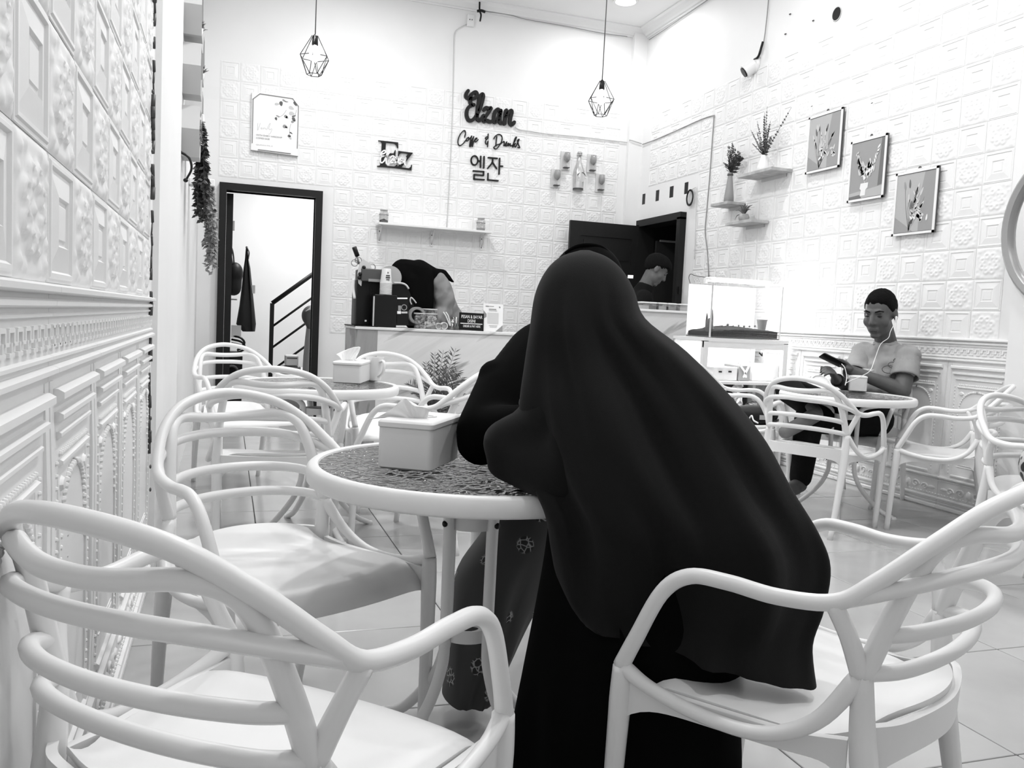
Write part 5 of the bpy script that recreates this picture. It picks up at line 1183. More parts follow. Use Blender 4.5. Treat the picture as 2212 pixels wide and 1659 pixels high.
# framed quote
fq = thing('framed_print', 'white framed leaf print with a Verily verse above the left doorway', 'picture', ony(593, 331, YB))
k3 = 11.06; fr = lambda a, b, d: f(535+a/k3, 195+b/k3, d)
MB().prism([(100, 60), (1235, 215), (1195, 1590), (75, 1440)], fr, .025).build('backing', PAPER, fq, world=True)
FRM = mat('thin_frame', .16, .4, metal=.5)
for q in ([(120, 230), (290, 100)], [(290, 100), (1070, 215)], [(1070, 215), (1210, 400)], [(1210, 400), (1180, 1400)], [(130, 220), (108, 1270)], [(250, 1430), (1020, 1525)], [(75, 1445), (1190, 1590)]):
    MB().ribbon(q, 16, lambda a, b, d: fr(a, b, d+.025), .006, smooth=False).build('frame_bar', FRM, fq, world=True)
PRL = [mat('print_leaf_%d' % i, g, .8) for i, g in enumerate((.12, .30, .55))]
def leafpoly(cx, cy, L, W_, ang):
    o = []
    for i in range(12):
        a = i/12*2*math.pi; x = math.cos(a)*L; y = math.sin(a)*W_*(1-.35*math.cos(a)); o.append((cx+x*math.cos(ang)-y*math.sin(ang), cy+x*math.sin(ang)+y*math.cos(ang)))
    return o
for cx, cy, L, W_, an, c in ((700, 345, 60, 30, 0, 2), (795, 335, 60, 40, 1.4, 0), (870, 265, 55, 20, .6, 1), (930, 290, 40, 14, .1, 1), (1130, 340, 65, 28, 1.0, 0), (1040, 440, 70, 40, .5, 2), (1050, 570, 70, 45, .2, 2), (720, 632, 50, 14, .3, 1), (675, 695, 40, 28, 1.2, 0), (910, 645, 50, 34, .7, 1), (940, 665, 40, 30, .8, 2), (1100, 630, 52, 18, -.3, 0), (1100, 710, 60, 34, .9, 0), (1080, 760, 50, 30, -.4, 1), (890, 880, 60, 40, .3, 1), (920, 900, 36, 16, .5, 0), (1035, 1035, 42, 15, .6, 0), (990, 1105, 40, 30, .2, 0), (1010, 1150, 50, 30, 1.0, 2)):
    MB().prism(leafpoly(cx, cy, L, W_, an), lambda a, b, d: fr(a, b, d+.0255), .0008).build('printed_leaf', PRL[c], fq, world=True)
for q in ([(920, 490), (850, 590), (780, 640), (720, 660)], [(1160, 480), (1135, 600), (1110, 700)], [(1030, 820), (1005, 900), (995, 1000), (1000, 1090)]):
    MB().ribbon(q, 9, lambda a, b, d: fr(a, b, d+.0255), .0007).build('printed_stem', PRL[1], fq, world=True)
mb = MB()
for q in ([(240, 800), (235, 900), (240, 965), (300, 800)], [(310, 920), (330, 905), (320, 940), (350, 930)], [(365, 905), (370, 940), (400, 905)], [(415, 915), (418, 940), (440, 930)], [(450, 960), (510, 830), (540, 810), (490, 940)], [(510, 930), (530, 960), (560, 930), (575, 960), (530, 1050), (490, 1060)]): mb.ribbon(q, 9, lambda a, b, d: fr(a, b, d+.0255), .0007)
mb.build('script_word', PRL[2], fq, world=True)
txt(fq, 'WITH EVERY HARDSHIP', 581.5, 294.3, 54, 3.4, YB-.032, PRL[1]); txt(fq, 'COMES EASE', 568, 299.2, 28, 3.4, YB-.032, PRL[1]); txt(fq, 'QURAN 94: 5', 571, 314, 34, 2.6, YB-.032, PRL[2])
# bottle and wine-glass plaques
bt = thing('wall_bottle', 'half-bottle wall ornament with round label on the back wall', 'ornament', ony(1248, 408, YB))
k4 = 15.8; fb_ = lambda a, b, d: f(1180+a/k4, 320+b/k4, d)
BOT = mat('silver_bottle', .55, .25, .6, metal=.4)
prof = [(130, 62), (300, 62), (300, 58), (330, 55), (480, 75), (620, 120), (780, 172), (1000, 178), (1380, 168)]
rows = []
for b_, hw in prof:
    ax = 1135-(b_-130)*.052
    rows.append([fb_(ax+hw*math.cos(math.pi-math.pi*i/12), b_+hw*.09*math.cos(math.pi-math.pi*i/12)*1.2, .002+.0004*hw*math.sin(math.pi*i/12)) for i in range(13)])
mb = MB(); mb.loft(rows, closed=False, caps=False); mb.build('glass_shell', BOT, bt, True, world=True)
rows2 = [[q_+V((0, -.002, 0)) for q_ in rows[-1]], [q_+V((0, -.001, -.02)) for q_ in rows[-1]]]; MB().loft(rows2, closed=False).build('dark_base', DGREY, bt, True, world=True)
MB().prism([(1110+135*math.cos(i*math.pi/10), 1030+165*math.sin(i*math.pi/10)) for i in range(20)], lambda a, b, d: fb_(a, b, d+.066), .002).build('round_label', LGREY, bt, world=True)
MB().ribbon([(985, 950), (1040, 890), (1120, 865), (1200, 890), (1245, 960)], 26, lambda a, b, d: fb_(a, b, d+.068), .002).build('label_arc', DGREY, bt, world=True)
for a_, b_ in ((1045, 1045), (1102, 1045)): MB().prism([(a_+20*math.cos(i*math.pi/4), b_+20*math.sin(i*math.pi/4)) for i in range(8)], lambda a, b, d: fb_(a, b, d+.069), .001).build('label_dot', BLACKP, bt, world=True)
for j in range(2): MB().ring([(.024, 0), (.028, 0), (.028, .008), (.024, .008)], fb_(1135-(190+60*j-130)*.05, 190+60*j, .012), 16).build('neck_ring', BOT, bt, True, world=True)
for i, (u, v, lab) in enumerate(((1221, 348, 'upper left wine-glass plaque beside the wall bottle'), (1200, 386, 'lower left wine-glass plaque beside the wall bottle'), (1277.5, 354, 'upper right wine-glass plaque beside the wall bottle'), (1295.5, 396, 'lower right wine-glass plaque beside the wall bottle'))):
    t = thing('glass_plaque', lab, 'plaque', ony(u, v+19, YB), 0, 'wine-glass plaques round the wall bottle')
    c = ony(u, v, YB-.008)
    MB().box((c.x, c.y-.006, c.z), (.108, .012, .195)).build('board', mat('plaque_board', .62, .5), t, world=True)
    MB().lathe([(.002, -.045), (.016, -.035), (.030, -.012), (.034, .02), (.028, .062), (.026, .062), (.030, .02), (.012, -.03)], V((c.x+.004, c.y-.045, c.z+.022)), 18).build('wine_glass', mat('smoke_glass', .28, .15, .6), t, True, world=True)
    MB().tube([V((c.x+.004, c.y-.045, c.z-.022)), V((c.x+.004, c.y-.045, c.z-.072))], .003, 6).build('glass_stem', LGREY, t, True, world=True)
    MB().box((c.x+.002, c.y-.035, c.z-.074), (.062, .05, .007)).build('glass_foot_shelf', DGREY, t, world=True)
# shelf on the back wall
zsh = 1.957; sx0, sx1 = ony(815, 488, YB).x, ony(1054, 508, YB).x
shf = thing('wall_shelf', 'long white wall shelf on three brackets above the counter', 'shelf', ((sx0+sx1)/2, YB-.1, zsh-.16))
MB().rbox(((sx0+sx1)/2-.02, YB-.115, zsh), (sx1-sx0, .20, .022), .005).build('board', WHITE, shf, world=True)
for u in (819, 932, 1040):
    x = ony(u, 500, YB).x
    br_ = MB().box((x, YB-.016, zsh-.09), (.022, .006, .16)).build('bracket', WHITE, shf, world=True)
    MB().tube([(x, YB-.018, zsh-.15), (x, YB-.15, zsh-.014)], .006, 6).build('bracket_arm', WHITE, br_, True, world=True)
    for z_ in (zsh-.06, zsh-.15): MB().ell((x, YB-.021, z_), .006, nu=8, nv=6).build('screw', DGREY, br_, True, world=True)
for u, lab, fz in ((828, 'clear glass jar with dark contents on the left end of the wall shelf', .03), (1038, 'clear glass jar with pale label on the right end of the wall shelf', .30)):
    x = ony(u, 480, YB-.1).x; t = thing('glass_jar', lab, 'jar', (x, YB-.115, zsh+.012), 0, 'glass jars on the wall shelf')
    MB().lathe([(.042, .0), (.046, .004), (.046, .100), (.034, .118), (.034, .125)], n=20, caps=False).build('jar_wall', thin_glass('jar_glass', .14, .8), t, True)
    MB().ring([(.030, .122), (.038, .122), (.038, .140), (.030, .140)], n=20).build('jar_neck', LGREY, t, True)
    MB().lathe([(.040, .003), (.042, .028), (.001, .045 if fz < .1 else .03)], n=16).build('contents', mat('jar_fill_%d' % (fz*100), fz, .8), t, True)
    MB().ring([(.0465, .080), (.0475, .080), (.0475, .084), (.0465, .084)], n=20).build('label_line', DGREY, t)
# pendant lamps
def pendant(u, vt, vb, y, label):
    top = ony(u, vt, y); bot = ony(u, vb, y); h = top.z-bot.z
    t = thing('pendant_lamp', label, 'lamp', V((top.x, y, bot.z)), 0, 'wire cage pendant lamps')
    MB().tube([(top.x, y, top.z), (top.x+.004, y, ZC-.02)], .004, 6).build('cord', DGREY, t, True, world=True)
    MB().lathe([(.05, ZC-.03), (.05, ZC-.001)], (top.x, y, 0), 20).build('ceiling_rose', WHITE, t, True, auto=40, world=True)
    MB().lathe([(.006, 0), (.012, -.008), (.019, -.015), (.022, -.075), (.018, -.08)], top, 16).build('socket', BLACKP, t, True, world=True)
    MB().lathe([(.012, -.078), (.020, -.09), (.036, -.125), (.040, -.150), (.032, -.178), (.012, -.194), (.001, -.197)], top, 18).build('bulb', BULBM, t, True, world=True)
    A0 = [V((top.x+.022*math.cos(i*math.pi/3+.3), y+.022*math.sin(i*math.pi/3+.3), top.z-.012)) for i in range(6)]
    rg_, zg = .108, bot.z+h*.43
    A1 = [V((top.x+rg_*math.cos(i*math.pi/3+.3), y+rg_*math.sin(i*math.pi/3+.3), zg)) for i in range(6)]
    A2 = [V((top.x+.052*math.cos(i*math.pi/3+.3+math.pi/6), y+.052*math.sin(i*math.pi/3+.3+math.pi/6), bot.z)) for i in range(6)]
    for i in range(6):
        for a, b in ((A0[i], A1[i]), (A1[i], A1[(i+1) % 6]), (A1[i], A2[i]), (A1[(i+1) % 6], A2[i]), (A2[i], A2[(i+1) % 6])): MB().tube([a, b], .0026, 5).build('cage_wire', BLACKP, t, True, world=True)
    return t
pendant(681, 74, 162, 6.45, 'wire cage pendant lamp hanging on the left, above the framed print')
pendant(1301, 172, 250, 6.45, 'wire cage pendant lamp hanging right of the lettering')
for i, (x, y) in enumerate(DOWNLIGHTS):
    t = thing('downlight', 'round recessed ceiling downlight '+('near the back right corner', 'over the barista and coffee machine', 'between far left table and counter', 'over the chair below the aquarium', 'over the near table', 'over the right-edge chair', 'over the lower left armchair', 'over the empty floor at the near right')[i], 'lamp', (x, y, ZC-.03), 0, 'recessed downlights')
    MB().ring([(.10, .0), (.125, .0), (.125, .028), (.10, .028)], n=28).build('bezel', WHITE, t, True, auto=40)
    MB().lathe([(.10, .018), (.10, .022)], n=28).build('lens', LAMPM, t)
# right wall: plant shelves
RWD = XR-.006
def wshelf(u0, v0, u1, v1, dep, label):
    a, b = onx(u0, v0, XR-.006), onx(u1, v1, XR-.006); return a, b
SH = {}
for key, ya, yb_, z_, dep, label in (('big', 5.915, 6.40, 2.378, .20, 'largest grey wall shelf, holding the pale vase'), ('mid', 6.56, 6.83, 2.186, .18, 'smallest grey wall shelf, holding the tall dark vase'), ('low', 6.19, 6.57, 1.996, .18, 'lowest grey wall shelf, holding the small potted plant')):
    t = thing('wall_shelf', label, 'shelf', (RWD-dep/2, (ya+yb_)/2, z_-.03), 0, 'small grey wall shelves on the right wall')
    MB().rbox((RWD-dep/2, (ya+yb_)/2, z_-.012), (dep, yb_-ya, .024), .003).build('board', WOODG, t, world=True)
    MB().box((RWD-.004, (ya+yb_)/2, z_-.035), (.006, (yb_-ya)*.7, .03)).build('fixing_rail', LGREY, t, world=True); SH[key] = ((ya+yb_)/2, z_, dep)
def frond(base, tip, leaf, n, m_, par, droop=.0, wid=.010, nm='frond', alternate=True):
    base, tip = V(base), V(tip); mb = MB(); d = tip-base; mid = (base+tip)/2+V((0, 0, droop))
    P_ = cr([base, mid, tip], 8); mb.tube(P_, [.0028, .0012], 5)
    side = d.cross(V((.3, -.5, .8))).normalized()
    for i in range(n):
        q = P_[min(len(P_)-1, int((.12+.88*i/n)*(len(P_)-1)))]; L = leaf*(1-.65*(i/n))*random.uniform(.8, 1.1)
        for s_ in (-1, 1):
            dr = (side*s_*.85+d.normalized()*.55+V((random.uniform(-.2, .2), random.uniform(-.2, .2), random.uniform(-.1, .2)))).normalized(); nn = dr.cross(d.normalized()).normalized()*wid*.15
            w_ = dr.cross(nn).normalized()*wid*.5; e = q+dr*L; m1 = q+dr*L*.45
            mb.add([q, m1+w_+nn, e, m1-w_+nn], [(0, 1, 2, 3)])
    return mb.build(nm, m_, par, False, world=True)
random.seed(11)
yb0, zb0, db0 = SH['mid']; c = V((RWD-.10, yb0-.03, zb0+.001))
vs_ = thing('vase_of_ferns', 'tall slim dark grey vase of dark ferns on the smallest wall shelf', 'vase', c)
MB().lathe([(.040, 0), (.044, .004), (.042, .05), (.030, .15), (.021, .225), (.019, .25), (.024, .26), (.020, .26), (.015, .23)], n=20).build('vase_body', MGREY, vs_, True)
MB().ring([(.019, .236), (.026, .236), (.026, .250), (.019, .250)], n=16).build('twine', DGREY, vs_, True)
tb_ = c+V((0, 0, .255))
for k_ in range(15):
    a = random.uniform(-1.15, 1.15); L = random.uniform(.16, .30); tip = tb_+V((random.uniform(-.08, .05), -math.sin(a)*L*.75, math.cos(a)*L)); frond(tb_, tip, .065, 10, LEAFD, vs_, .02, .014)
yb0, zb0, db0 = SH['big']; c = V((RWD-.10, yb0+.02, zb0+.001))
vs_ = thing('vase_of_flowers', 'pale vase with dark dried stems on the largest wall shelf', 'vase', c)
MB().lathe([(.040, 0), (.048, .006), (.050, .04), (.036, .085), (.024, .12), (.022, .14), (.018, .14)], n=20).build('vase_body', WHITE, vs_, True)
tb_ = c+V((0, 0, .135))
for dy, dz, dx in ((.0, .40, 0), (.03, .36, .0), (-.30, .33, .02), (.17, .24, -.03), (.20, .22, .01), (.10, .30, -.02), (-.06, .24, -.03), (-.12, .14, -.02), (.12, .12, -.04), (-.03, .28, .02), (.05, .2, -.05), (-.08, .10, -.04), (.02, .33, -.01), (0, .25, .03)):
    frond(tb_, tb_+V((dx, dy, dz)), .040 if abs(dy) < .25 else .022, 12, LEAFD, vs_, 0, .012)
yb0, zb0, db0 = SH['low']; c = V((RWD-.10, yb0+.03, zb0+.001))
vs_ = thing('potted_plant', 'small spiky plant in a grey pot on the lowest wall shelf', 'plant', c)
MB().lathe([(.034, 0), (.040, .004), (.046, .04), (.036, .065), (.032, .065)], n=18).build('pot', mat('grey_pot', .33, .7, var=.1, vscale=20), vs_, True)
tb_ = c+V((0, 0, .06))
for k_ in range(16):
    a = random.uniform(-1.3, 1.3); L = random.uniform(.07, .13); tip = tb_+V((random.uniform(-.05, .04), -math.sin(a)*L, math.cos(a)*L)); mid = tb_+(tip-tb_)*.55+V((0, 0, .02))
    MB().tube(cr([tb_, mid, tip], 4), [.007, .006, .001], 5, flat=.4).build('leaf', LEAFM, vs_, True, world=True)
MB().tube(cr([tb_, tb_+V((-.03, .05, .0)), tb_+V((-.03, .09, -.04))], 4), [.005, .004, .001], 5).build('leaf', LEAFM, vs_, True, world=True)
# three framed flower pictures
random.seed(5)
GB = [mat('print_tone_%d' % i, g, .7) for i, g in enumerate((.42, .30, .15, .55, .06, .75))]
def picture(y0, y1, z0_, z1, label, kind):
    """y0 far .. y1 near on the right wall"""
    W_, H_ = y0-y1, z1-z0_; x0 = RWD-.012
    t = thing('framed_picture', label, 'picture', (x0, (y0+y1)/2, z0_), 0, 'framed dried-flower pictures')
    def F(a, b, d): return V((x0-.014-d, y0-a*W_, z0_+b*H_))
    MB().box((x0-.008, (y0+y1)/2, (z0_+z1)/2), (.012, W_, H_)).build('frame_back', DGREY, t, world=True)
    m_ = .045
    for a0, b0, a1, b1 in ((0, 0, 1, m_*.8), (0, 1-m_*.8, 1, 1), (0, 0, m_, 1), (1-m_, 0, 1, 1)):
        MB().prism([(a0, b0), (a1, b0), (a1, b1), (a0, b1)], F, .006).build('frame_edge', WHITE, t, world=True)
    MB().prism([(.52, 1.02), (.54, 1.05), (.58, 1.05), (.60, 1.02)], F, .003).build('hanger', DGREY, t, world=True)
    G = lambda lvl: (lambda a, b, d: F(a, b, d+.001+lvl*.0006))
    if kind == 0:
        MB().prism([(m_, m_), (1-m_, m_), (1-m_, 1-m_), (m_, 1-m_)], G(0), .0008).build('print_ground', GB[0], t, world=True)
        MB().prism([(.62, m_), (1-m_, m_), (1-m_, 1-m_), (.70, 1-m_), (.62, .6)], G(1), .0006).build('print_shade', GB[1], t, world=True)
        MB().prism([(m_, m_), (.5, m_), (.30, .16), (m_, .30)], G(1), .0006).build('print_shade', GB[1], t, world=True)
        base = (.40, .06)
        for k_ in range(18):
            a = random.uniform(-.45, .75); L = random.uniform(.3, .75); e = (base[0]+math.sin(a)*L*.8, min(.93, base[1]+math.cos(a)*L)); e = (max(.08, min(.92, e[0])), e[1])
            MB().ribbon([base, ((base[0]+e[0])/2+random.uniform(-.04, .02), (base[1]+e[1])/2), e], .008, G(2), .0005).build('printed_stem', GB[(1, 2, 3, 3)[k_ % 4]], t, world=True)
            MB().prism(leafpoly(e[0], e[1], .07, .022, math.pi/2-a), G(3), .0005).build('printed_leaf', GB[(3, 1, 3, 2)[k_ % 4]], t, world=True)
        for k_ in range(14):
            MB().prism(leafpoly(random.uniform(.42, .85), random.uniform(.22, .38), .05, .02, random.uniform(0, 3)), G(4), .0005).build('printed_petal', GB[(3, 5, 3)[k_ % 3]], t, world=True)
        for k_ in range(8): MB().prism(leafpoly(.48+random.uniform(-.06, .14), .30+.05*k_, .045, .016, random.uniform(.6, 2.4)), G(4), .0005).build('printed_petal', GB[3], t, world=True)
        MB().prism([(.40, .19), (.50, .26), (.47, .17)], G(5), .0005).build('printed_shadow', GB[4], t, world=True)
    else:
        MB().prism([(m_, m_), (1-m_, m_), (1-m_, 1-m_), (m_, 1-m_)], G(0), .0008).build('print_ground', GB[1], t, world=True)
        MB().prism([(.82, .2), (1-m_, .22), (1-m_, 1-m_), (.86, 1-m_)], G(1), .0006).build('print_shade', GB[2], t, world=True)
        MB().prism([(m_, m_), (1-m_, m_), (1-m_, .20), (m_, .14)], G(1), .0006).build('print_shade', GB[0], t, world=True)
        MB().prism([(m_, m_), (.40, m_), (.34, .10), (m_, .085)], G(2), .0006).build('print_shade', GB[2], t, world=True)
        MB().prism([(.36, .08), (.50, .08), (.51, .17), (.56, .20), (.57, .28), (.36, .28), (.34, .20), (.38, .17)], G(3), .0006).build('printed_vase', GB[5], t, world=True)
        base = (.46, .28)
        for k_ in range(26):
            a = random.uniform(-.75, .85); L = random.uniform(.12, .36); e = (base[0]+math.sin(a)*L, base[1]+math.cos(a)*L)
            MB().prism(leafpoly(e[0], e[1], .06, .020, math.pi/2-a+random.uniform(-.6, .6)), G(4), .0005).build('printed_leaf', GB[(3, 5, 3, 2)[k_ % 4]], t, world=True)
        for bx_, by_, ex_, ey_, c_ in ((.60, .42, .82, .82, 5), (.44, .45, .22, .78, 3), (.40, .42, .24, .66, 4)):
            MB().ribbon([base, (bx_, by_), (ex_, ey_)], .008, G(2), .0005).build('printed_stem', GB[3], t, world=True)
            for j in range(9):
                tt = j/8; MB().prism(leafpoly(bx_+(ex_-bx_)*tt+random.uniform(-.02, .02), by_+(ey_-by_)*tt, .05, .022, random.uniform(.6, 2.2)), G(5), .0005).build('printed_plume', GB[c_ if j % 3 else 3], t, world=True)
        for cx_, cy_ in ((.46, .36), (.58, .47), (.52, .45)): MB().prism(leafpoly(cx_, cy_, .035, .03, 0), G(6), .0005).build('printed_bloom', GB[5], t, world=True)
picture(5.715, 5.325, 2.302, 2.735, 'uppermost framed picture of dried grasses on the right wall', 0)
picture(5.210, 4.850, 2.025, 2.458, 'middle framed picture of a white vase of dried flowers', 1)
picture(4.740, 4.375, 1.748, 2.165, 'lowest framed picture of dried grasses on the right wall', 0)
# round mirror on the pier
mr = thing('round_mirror', 'round mirror with a wide grey frame at the right edge', 'mirror', (XR-.085, 3.36, 1.24))
QX = Matrix(((0, 0, -1), (0, 1, 0), (1, 0, 0)))
mcn = V((XR-.082, 3.335, 1.70))
MB().ring([(.40, .001), (.46, .001), (.46, .035), (.445, .045), (.415, .04), (.40, .02)], mcn, 64, QX).build('mirror_frame', GREYM, mr, True, auto=40, world=True)
MB().lathe([(.405, .004), (.405, .008)], mcn, 48, QX).build('mirror_glass', mat('mirror_glass', .9, .03, .5, metal=1), mr, world=True)
# cctv camera, its cable, hole in the wall
cam_p = onx(1640, 120, XR-.004)
cc = thing('cctv_camera', 'small white dome security camera on the right wall', 'camera', cam_p)
q0_ = onx(1632, 140, XR); dirc = V((-.72, .30, -.55)).normalized()
MB().lathe([(.075, 0), (.075, .012), (.06, .03)], q0_, 24, QX).build('base_plate', WHITE, cc, True, world=True)
MB().tube([q0_+V((-.01, 0, 0)), q0_+dirc*.11], [.062, .056], 20).build('housing', WHITE, cc, True, auto=40, world=True)
MB().tube([q0_+dirc*.1105, q0_+dirc*.122], .044, 18).build('lens', BLACKP, cc, True, auto=40, world=True)
MB().tube(cr([q0_+V((-.02, 0, .04)), onx(1638, 122, XR-.03), onx(1645, 100, XR-.02), onx(1648, 90, XR-.015)], 6), .010, 8).build('connector', BLACKP, cc, True, world=True)
def cable(name, label, pts, r, m_, grp=None):
    mb = MB().tube(cr(pts, 4), r, 5); o = mb.build(name, m_, None, True); return tag(o, label, 'cable', grp)
cable('cable', 'grey cable rising from the security camera to the ceiling', [onx(u, v, XR-.008) for u, v in ((1642, 118), (1650, 88), (1655, 50), (1659, 10), (1662, -40))], .004, MGREY)
hl = thing('wall_hole', 'round black hole high on the right wall', 'hole', onx(1808, 38, XR-.002))
MB().lathe([(.048, .0), (.048, .004)], onx(1808, 30, XR-.002), 24, QX).build('hole_mouth', BLACKP, hl, world=True)
MB().ring([(.047, 0), (.053, 0), (.053, .005), (.047, .005)], onx(1808, 30, XR-.002), 24, QX).build('hole_rim', LGREY, hl, True, world=True)
for i, (u, v) in enumerate(((1708, 30), (1758, 44), (1698, 73), (1885, 222), (1755, 229))):
    p = onx(u, v, XR-.012 if v > 100 else XR-.002); t = thing('wall_plug', ('leftmost small wall plug below the ceiling', 'small wall plug left of the black hole', 'lowest small wall plug left of the hole', 'small nail above the middle picture', 'small nail above the uppermost picture')[i], 'plug', p, 0, 'small plugs and nails in the right wall')
    MB().tube([p, p+V((-.012, 0, -.006))], .006 if v < 100 else .003, 6).build('peg', DGREY, t, True, world=True)
# cables on the back and right walls
cable('cable', 'thin clipped cable running from the bold name to the right corner', [ony(u, v, YB-.016) for u, v in ((1112, 275), (1126, 281), (1150, 284), (1180, 289), (1240, 294), (1300, 301), (1350, 307), (1368, 310))]+[V((4.12, YB-.07, 3.085)), V((4.265, YB-.075, 3.06))], .005, LGREY)
cable('cable', 'thin cable climbing the right wall from the corner and dropping past the doorway', [onx(u, v, XR-.012) for u, v in ((1388, 312), (1420, 300), (1470, 278), (1515, 258), (1540, 250), (1542, 256), (1538, 310), (1533, 380), (1526, 460), (1523, 500), (1528, 545), (1531, 600))], .005, MGREY)
cable('cable', 'vertical clipped cable left of the lettering on the back wall', [ony(u, v, YB-.016) for u, v in ((1008, 52), (990, 62), (982, 72), (980, 100), (978, 200), (975, 300), (970, 400), (965, 492))], .004, LGREY)
cable('cable', 'sagging cable along the back cornice with black tape', [ony(u, v, YB-.03) for u, v in ((1046, 24), (1100, 32), (1137, 42), (1225, 57), (1300, 72), (1355, 79))], .004, MGREY)
cable('cable', 'cable along the right cornice', [onx(u, v+3, XR-.02) for u, v in ((1402, 83), (1440, 58), (1466, 40), (1517, 5), (1540, -12))], .004, MGREY)
cable('cable', 'thin white cable beside the coil above the right doorway', [onx(u, v, XR-.016) for u, v in ((1492, 412), (1500, 406), (1505, 408), (1504, 440), (1502, 520), (1500, 560))], .003, LGREY)
ot = thing('wall_outlet', 'white wall outlet high on the back wall near the ceiling', 'outlet', ony(1016, 55, YB))
oc = ony(1016, 45, YB-.008); MB().rbox((oc.x, oc.y-.008, oc.z), (.075, .03, .12), .008).build('plate', WHITE, ot, True, auto=40, world=True)
for dx in (-.012, .012): MB().ell((oc.x+dx, oc.y-.024, oc.z+.005), .006, nu=8, nv=6).build('socket_hole', DGREY, ot, True, world=True)
bkt = thing('cable_hook', 'black cable knot hanging from the ceiling above the back wall', 'hook', ony(1037, 46, YB-.1))
MB().tube(cr([ony(1034, -30, YB-.1), ony(1036, 0, YB-.1), ony(1036, 22, YB-.1), ony(1039, 32, YB-.1), ony(1037, 46, YB-.1)], 5), .009, 6).build('strand', BLACKP, bkt, True, world=True)
MB().tube(cr([ony(1031, 24, YB-.1), ony(1040, 23, YB-.1), ony(1048, 26, YB-.1)], 5), .014, 6).build('tape_knot', BLACKP, bkt, True, world=True)
co_ = thing('cable_coil', 'small black cable coil hanging above the right doorway', 'coil', onx(1489, 438, XR-.02))
for k_ in range(3): MB().ring([(.050+.004*k_, -.004), (.057+.004*k_, -.004), (.057+.004*k_, .004), (.050+.004*k_, .004)], onx(1490, 427, XR-.02-.008*k_), 24, QX @ Matrix.Diagonal((1.25, 1, 1))).build('loop', BLACKP, co_, True, world=True)
MB().tube([onx(1490, 414, XR), onx(1490, 414, XR-.04)], .005, 6).build('hook_nail', LGREY, co_, True, world=True)
# ================================================================== LEFT WALL: HEXAGON SHELVES, VINES
random.seed(33)
def hexbox(y, z, r, dep, label):
    t = thing('hexagon_shelf', label, 'shelf', (XL+dep/2, y, z-r*.9), 0, 'grey hexagon box shelves on the left wall')
    for k_ in range(6):
        a0, a1 = k_*math.pi/3, (k_+1)*math.pi/3; ri = r-.016
        q = [(r*math.cos(a0), r*math.sin(a0)), (r*math.cos(a1), r*math.sin(a1)), (ri*math.cos(a1), ri*math.sin(a1)), (ri*math.cos(a0), ri*math.sin(a0))]
        MB().prism(q, lambda a, b, d: V((XL+.001+d, y+a, z+b)), dep).build('side_board', mat('hex_grey', .48, .6), t, world=True)
    return t
HX = [(5.55, 2.78, .17, .10, 'topmost hexagon box shelf on the left wall'), (5.55, 2.44, .17, .10, 'second hexagon box shelf from the top on the left wall'), (5.55, 2.08, .17, .10, 'lowest hexagon box shelf on the left wall, over the hanging vine'), (5.95, 2.62, .17, .10, 'upper farther hexagon box shelf on the left wall'), (5.95, 2.26, .17, .10, 'lower farther hexagon box shelf on the left wall')]
for a in HX: hexbox(*a)
for (y, z, lab) in ((5.55, 2.66, 'small bushy plant in a white pot in the topmost hexagon shelf'), (5.95, 2.50, 'small bushy plant in the upper farther hexagon shelf')):
    c = V((XL+.075, y, z-.015)); t = thing('potted_plant', lab, 'plant', c)
    MB().lathe([(.022, 0), (.032, .05), (.028, .05)], n=14).build('pot', WHITE, t, True)
    for k_ in range(22):
        d = V((random.uniform(-.2, 1), random.uniform(-1, 1), random.uniform(.1, 1))).normalized()*random.uniform(.04, .07); frond(c+V((0, 0, .045)), c+V((0, 0, .045))+d, .02, 4, LEAFM, t, 0, .008, 'sprig')
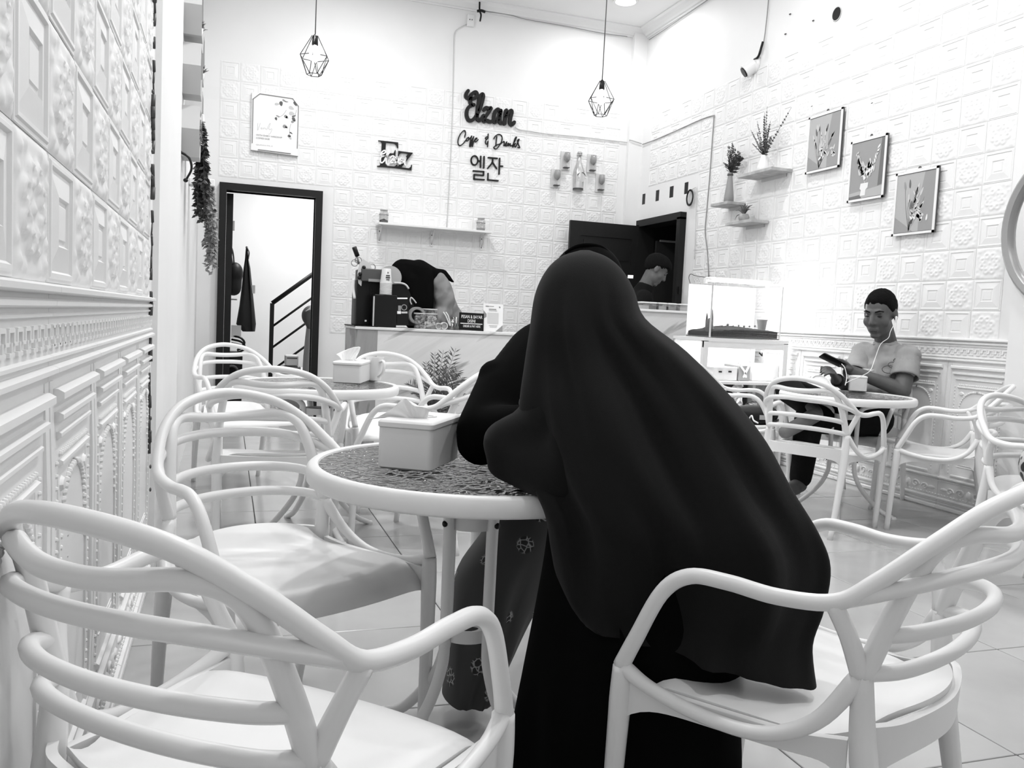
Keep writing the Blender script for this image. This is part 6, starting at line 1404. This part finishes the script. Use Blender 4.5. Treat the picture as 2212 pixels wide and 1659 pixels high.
def vine(px, pts, label, m_, n, wleaf, base_y):
    top = ony(px, pts[0][1], base_y); t = thing('hanging_vine', label, 'plant', ony(px, pts[-1][1], base_y))
    for s_ in range(n):
        off = V((random.uniform(-.035, .035), random.uniform(-.09, .09), 0)); ln = random.uniform(.65, 1.0)
        P_ = cr([ony(u, pts[0][1]+(v-pts[0][1])*ln, base_y)+off*(.4+.6*i/len(pts)) for i, (u, v) in enumerate(pts)], 6); mb = MB().tube(P_, .002, 4)
        for i in range(1, len(P_)):
            for q in range(3):
                p = P_[i-1].lerp(P_[i], random.random()); d = V((random.uniform(-1, 1), random.uniform(-1, 1), random.uniform(-1, .1))).normalized()*wleaf; w_ = d.cross(V((random.uniform(-1, 1), random.uniform(-1, 1), 1))).normalized()*wleaf*.28
                mb.add([p, p+d*.5+w_, p+d, p+d*.5-w_], [(0, 1, 2, 3)])
        mb.build('strand', m_, t, world=True)
    MB().rbox(V(((XL+top.x+.03)/2, top.y, top.z+.01)), (top.x+.03-XL-.002, .14, .05), .01).build('trough', WHITE, t, True, auto=40, world=True)
vine(431, [(425, 262), (432, 300), (436, 400), (434, 490)], 'long dark hanging vine below the hexagon shelves', LEAFD, 34, .042, 6.0)
vine(455, [(448, 400), (453, 450), (455, 520), (451, 590)], 'paler hanging vine beyond the dark one, beside the door frame', LEAFL, 18, .045, 6.6)
vine(424, [(420, 258), (424, 280), (422, 310)], 'short pale leafy spill from the lowest hexagon shelf', LEAFL, 14, .030, 5.7)
sc = thing('wall_hook', 'black curved hook on the left wall under the hexagon shelves', 'hook', onx(394, 385, XL+.01))
MB().tube(cr([V((XL+.002, 5.3, 1.93)), V((XL+.05, 5.3, 1.90)), V((XL+.065, 5.3, 1.84)), V((XL+.04, 5.3, 1.78))], 6), [.008, .007, .006], 8).build('hook_arm', BLACKP, sc, True, world=True)
MB().ell((XL+.035, 5.3, 1.772), (.014, .014, .012), nu=8, nv=6).build('hook_tip', BLACKP, sc, True, world=True)
# ================================================================== PALM IN FRONT OF THE COUNTER
random.seed(14)
pb = V((1.50, 6.30, 0)); pm = thing('potted_palm', 'slender-leaved potted palm in front of the marble counter', 'plant', pb)
MB().lathe([(.09, 0), (.11, .01), (.13, .24), (.14, .24), (.14, .27), (.12, .27), (.11, .2)], n=24).build('pot', MGREY, pm, True, auto=40)
for (u, v, y, dr) in ((958, 756, 6.30, .02), (940, 760, 6.35, .02), (985, 752, 6.25, .03), (920, 780, 6.3, .05), (905, 800, 6.3, .08), (990, 800, 6.2, .08), (1000, 815, 6.2, .1), (890, 850, 6.25, .1), (960, 790, 6.15, .06), (930, 830, 6.1, .06), (975, 850, 6.12, .06), (880, 830, 6.32, .1), (1000, 850, 6.2, .1), (945, 860, 6.1, .05)):
    frond(pb+V((0, 0, .24)), ony(u, v, y), .16, 26, LEAFM, pm, dr, .009)
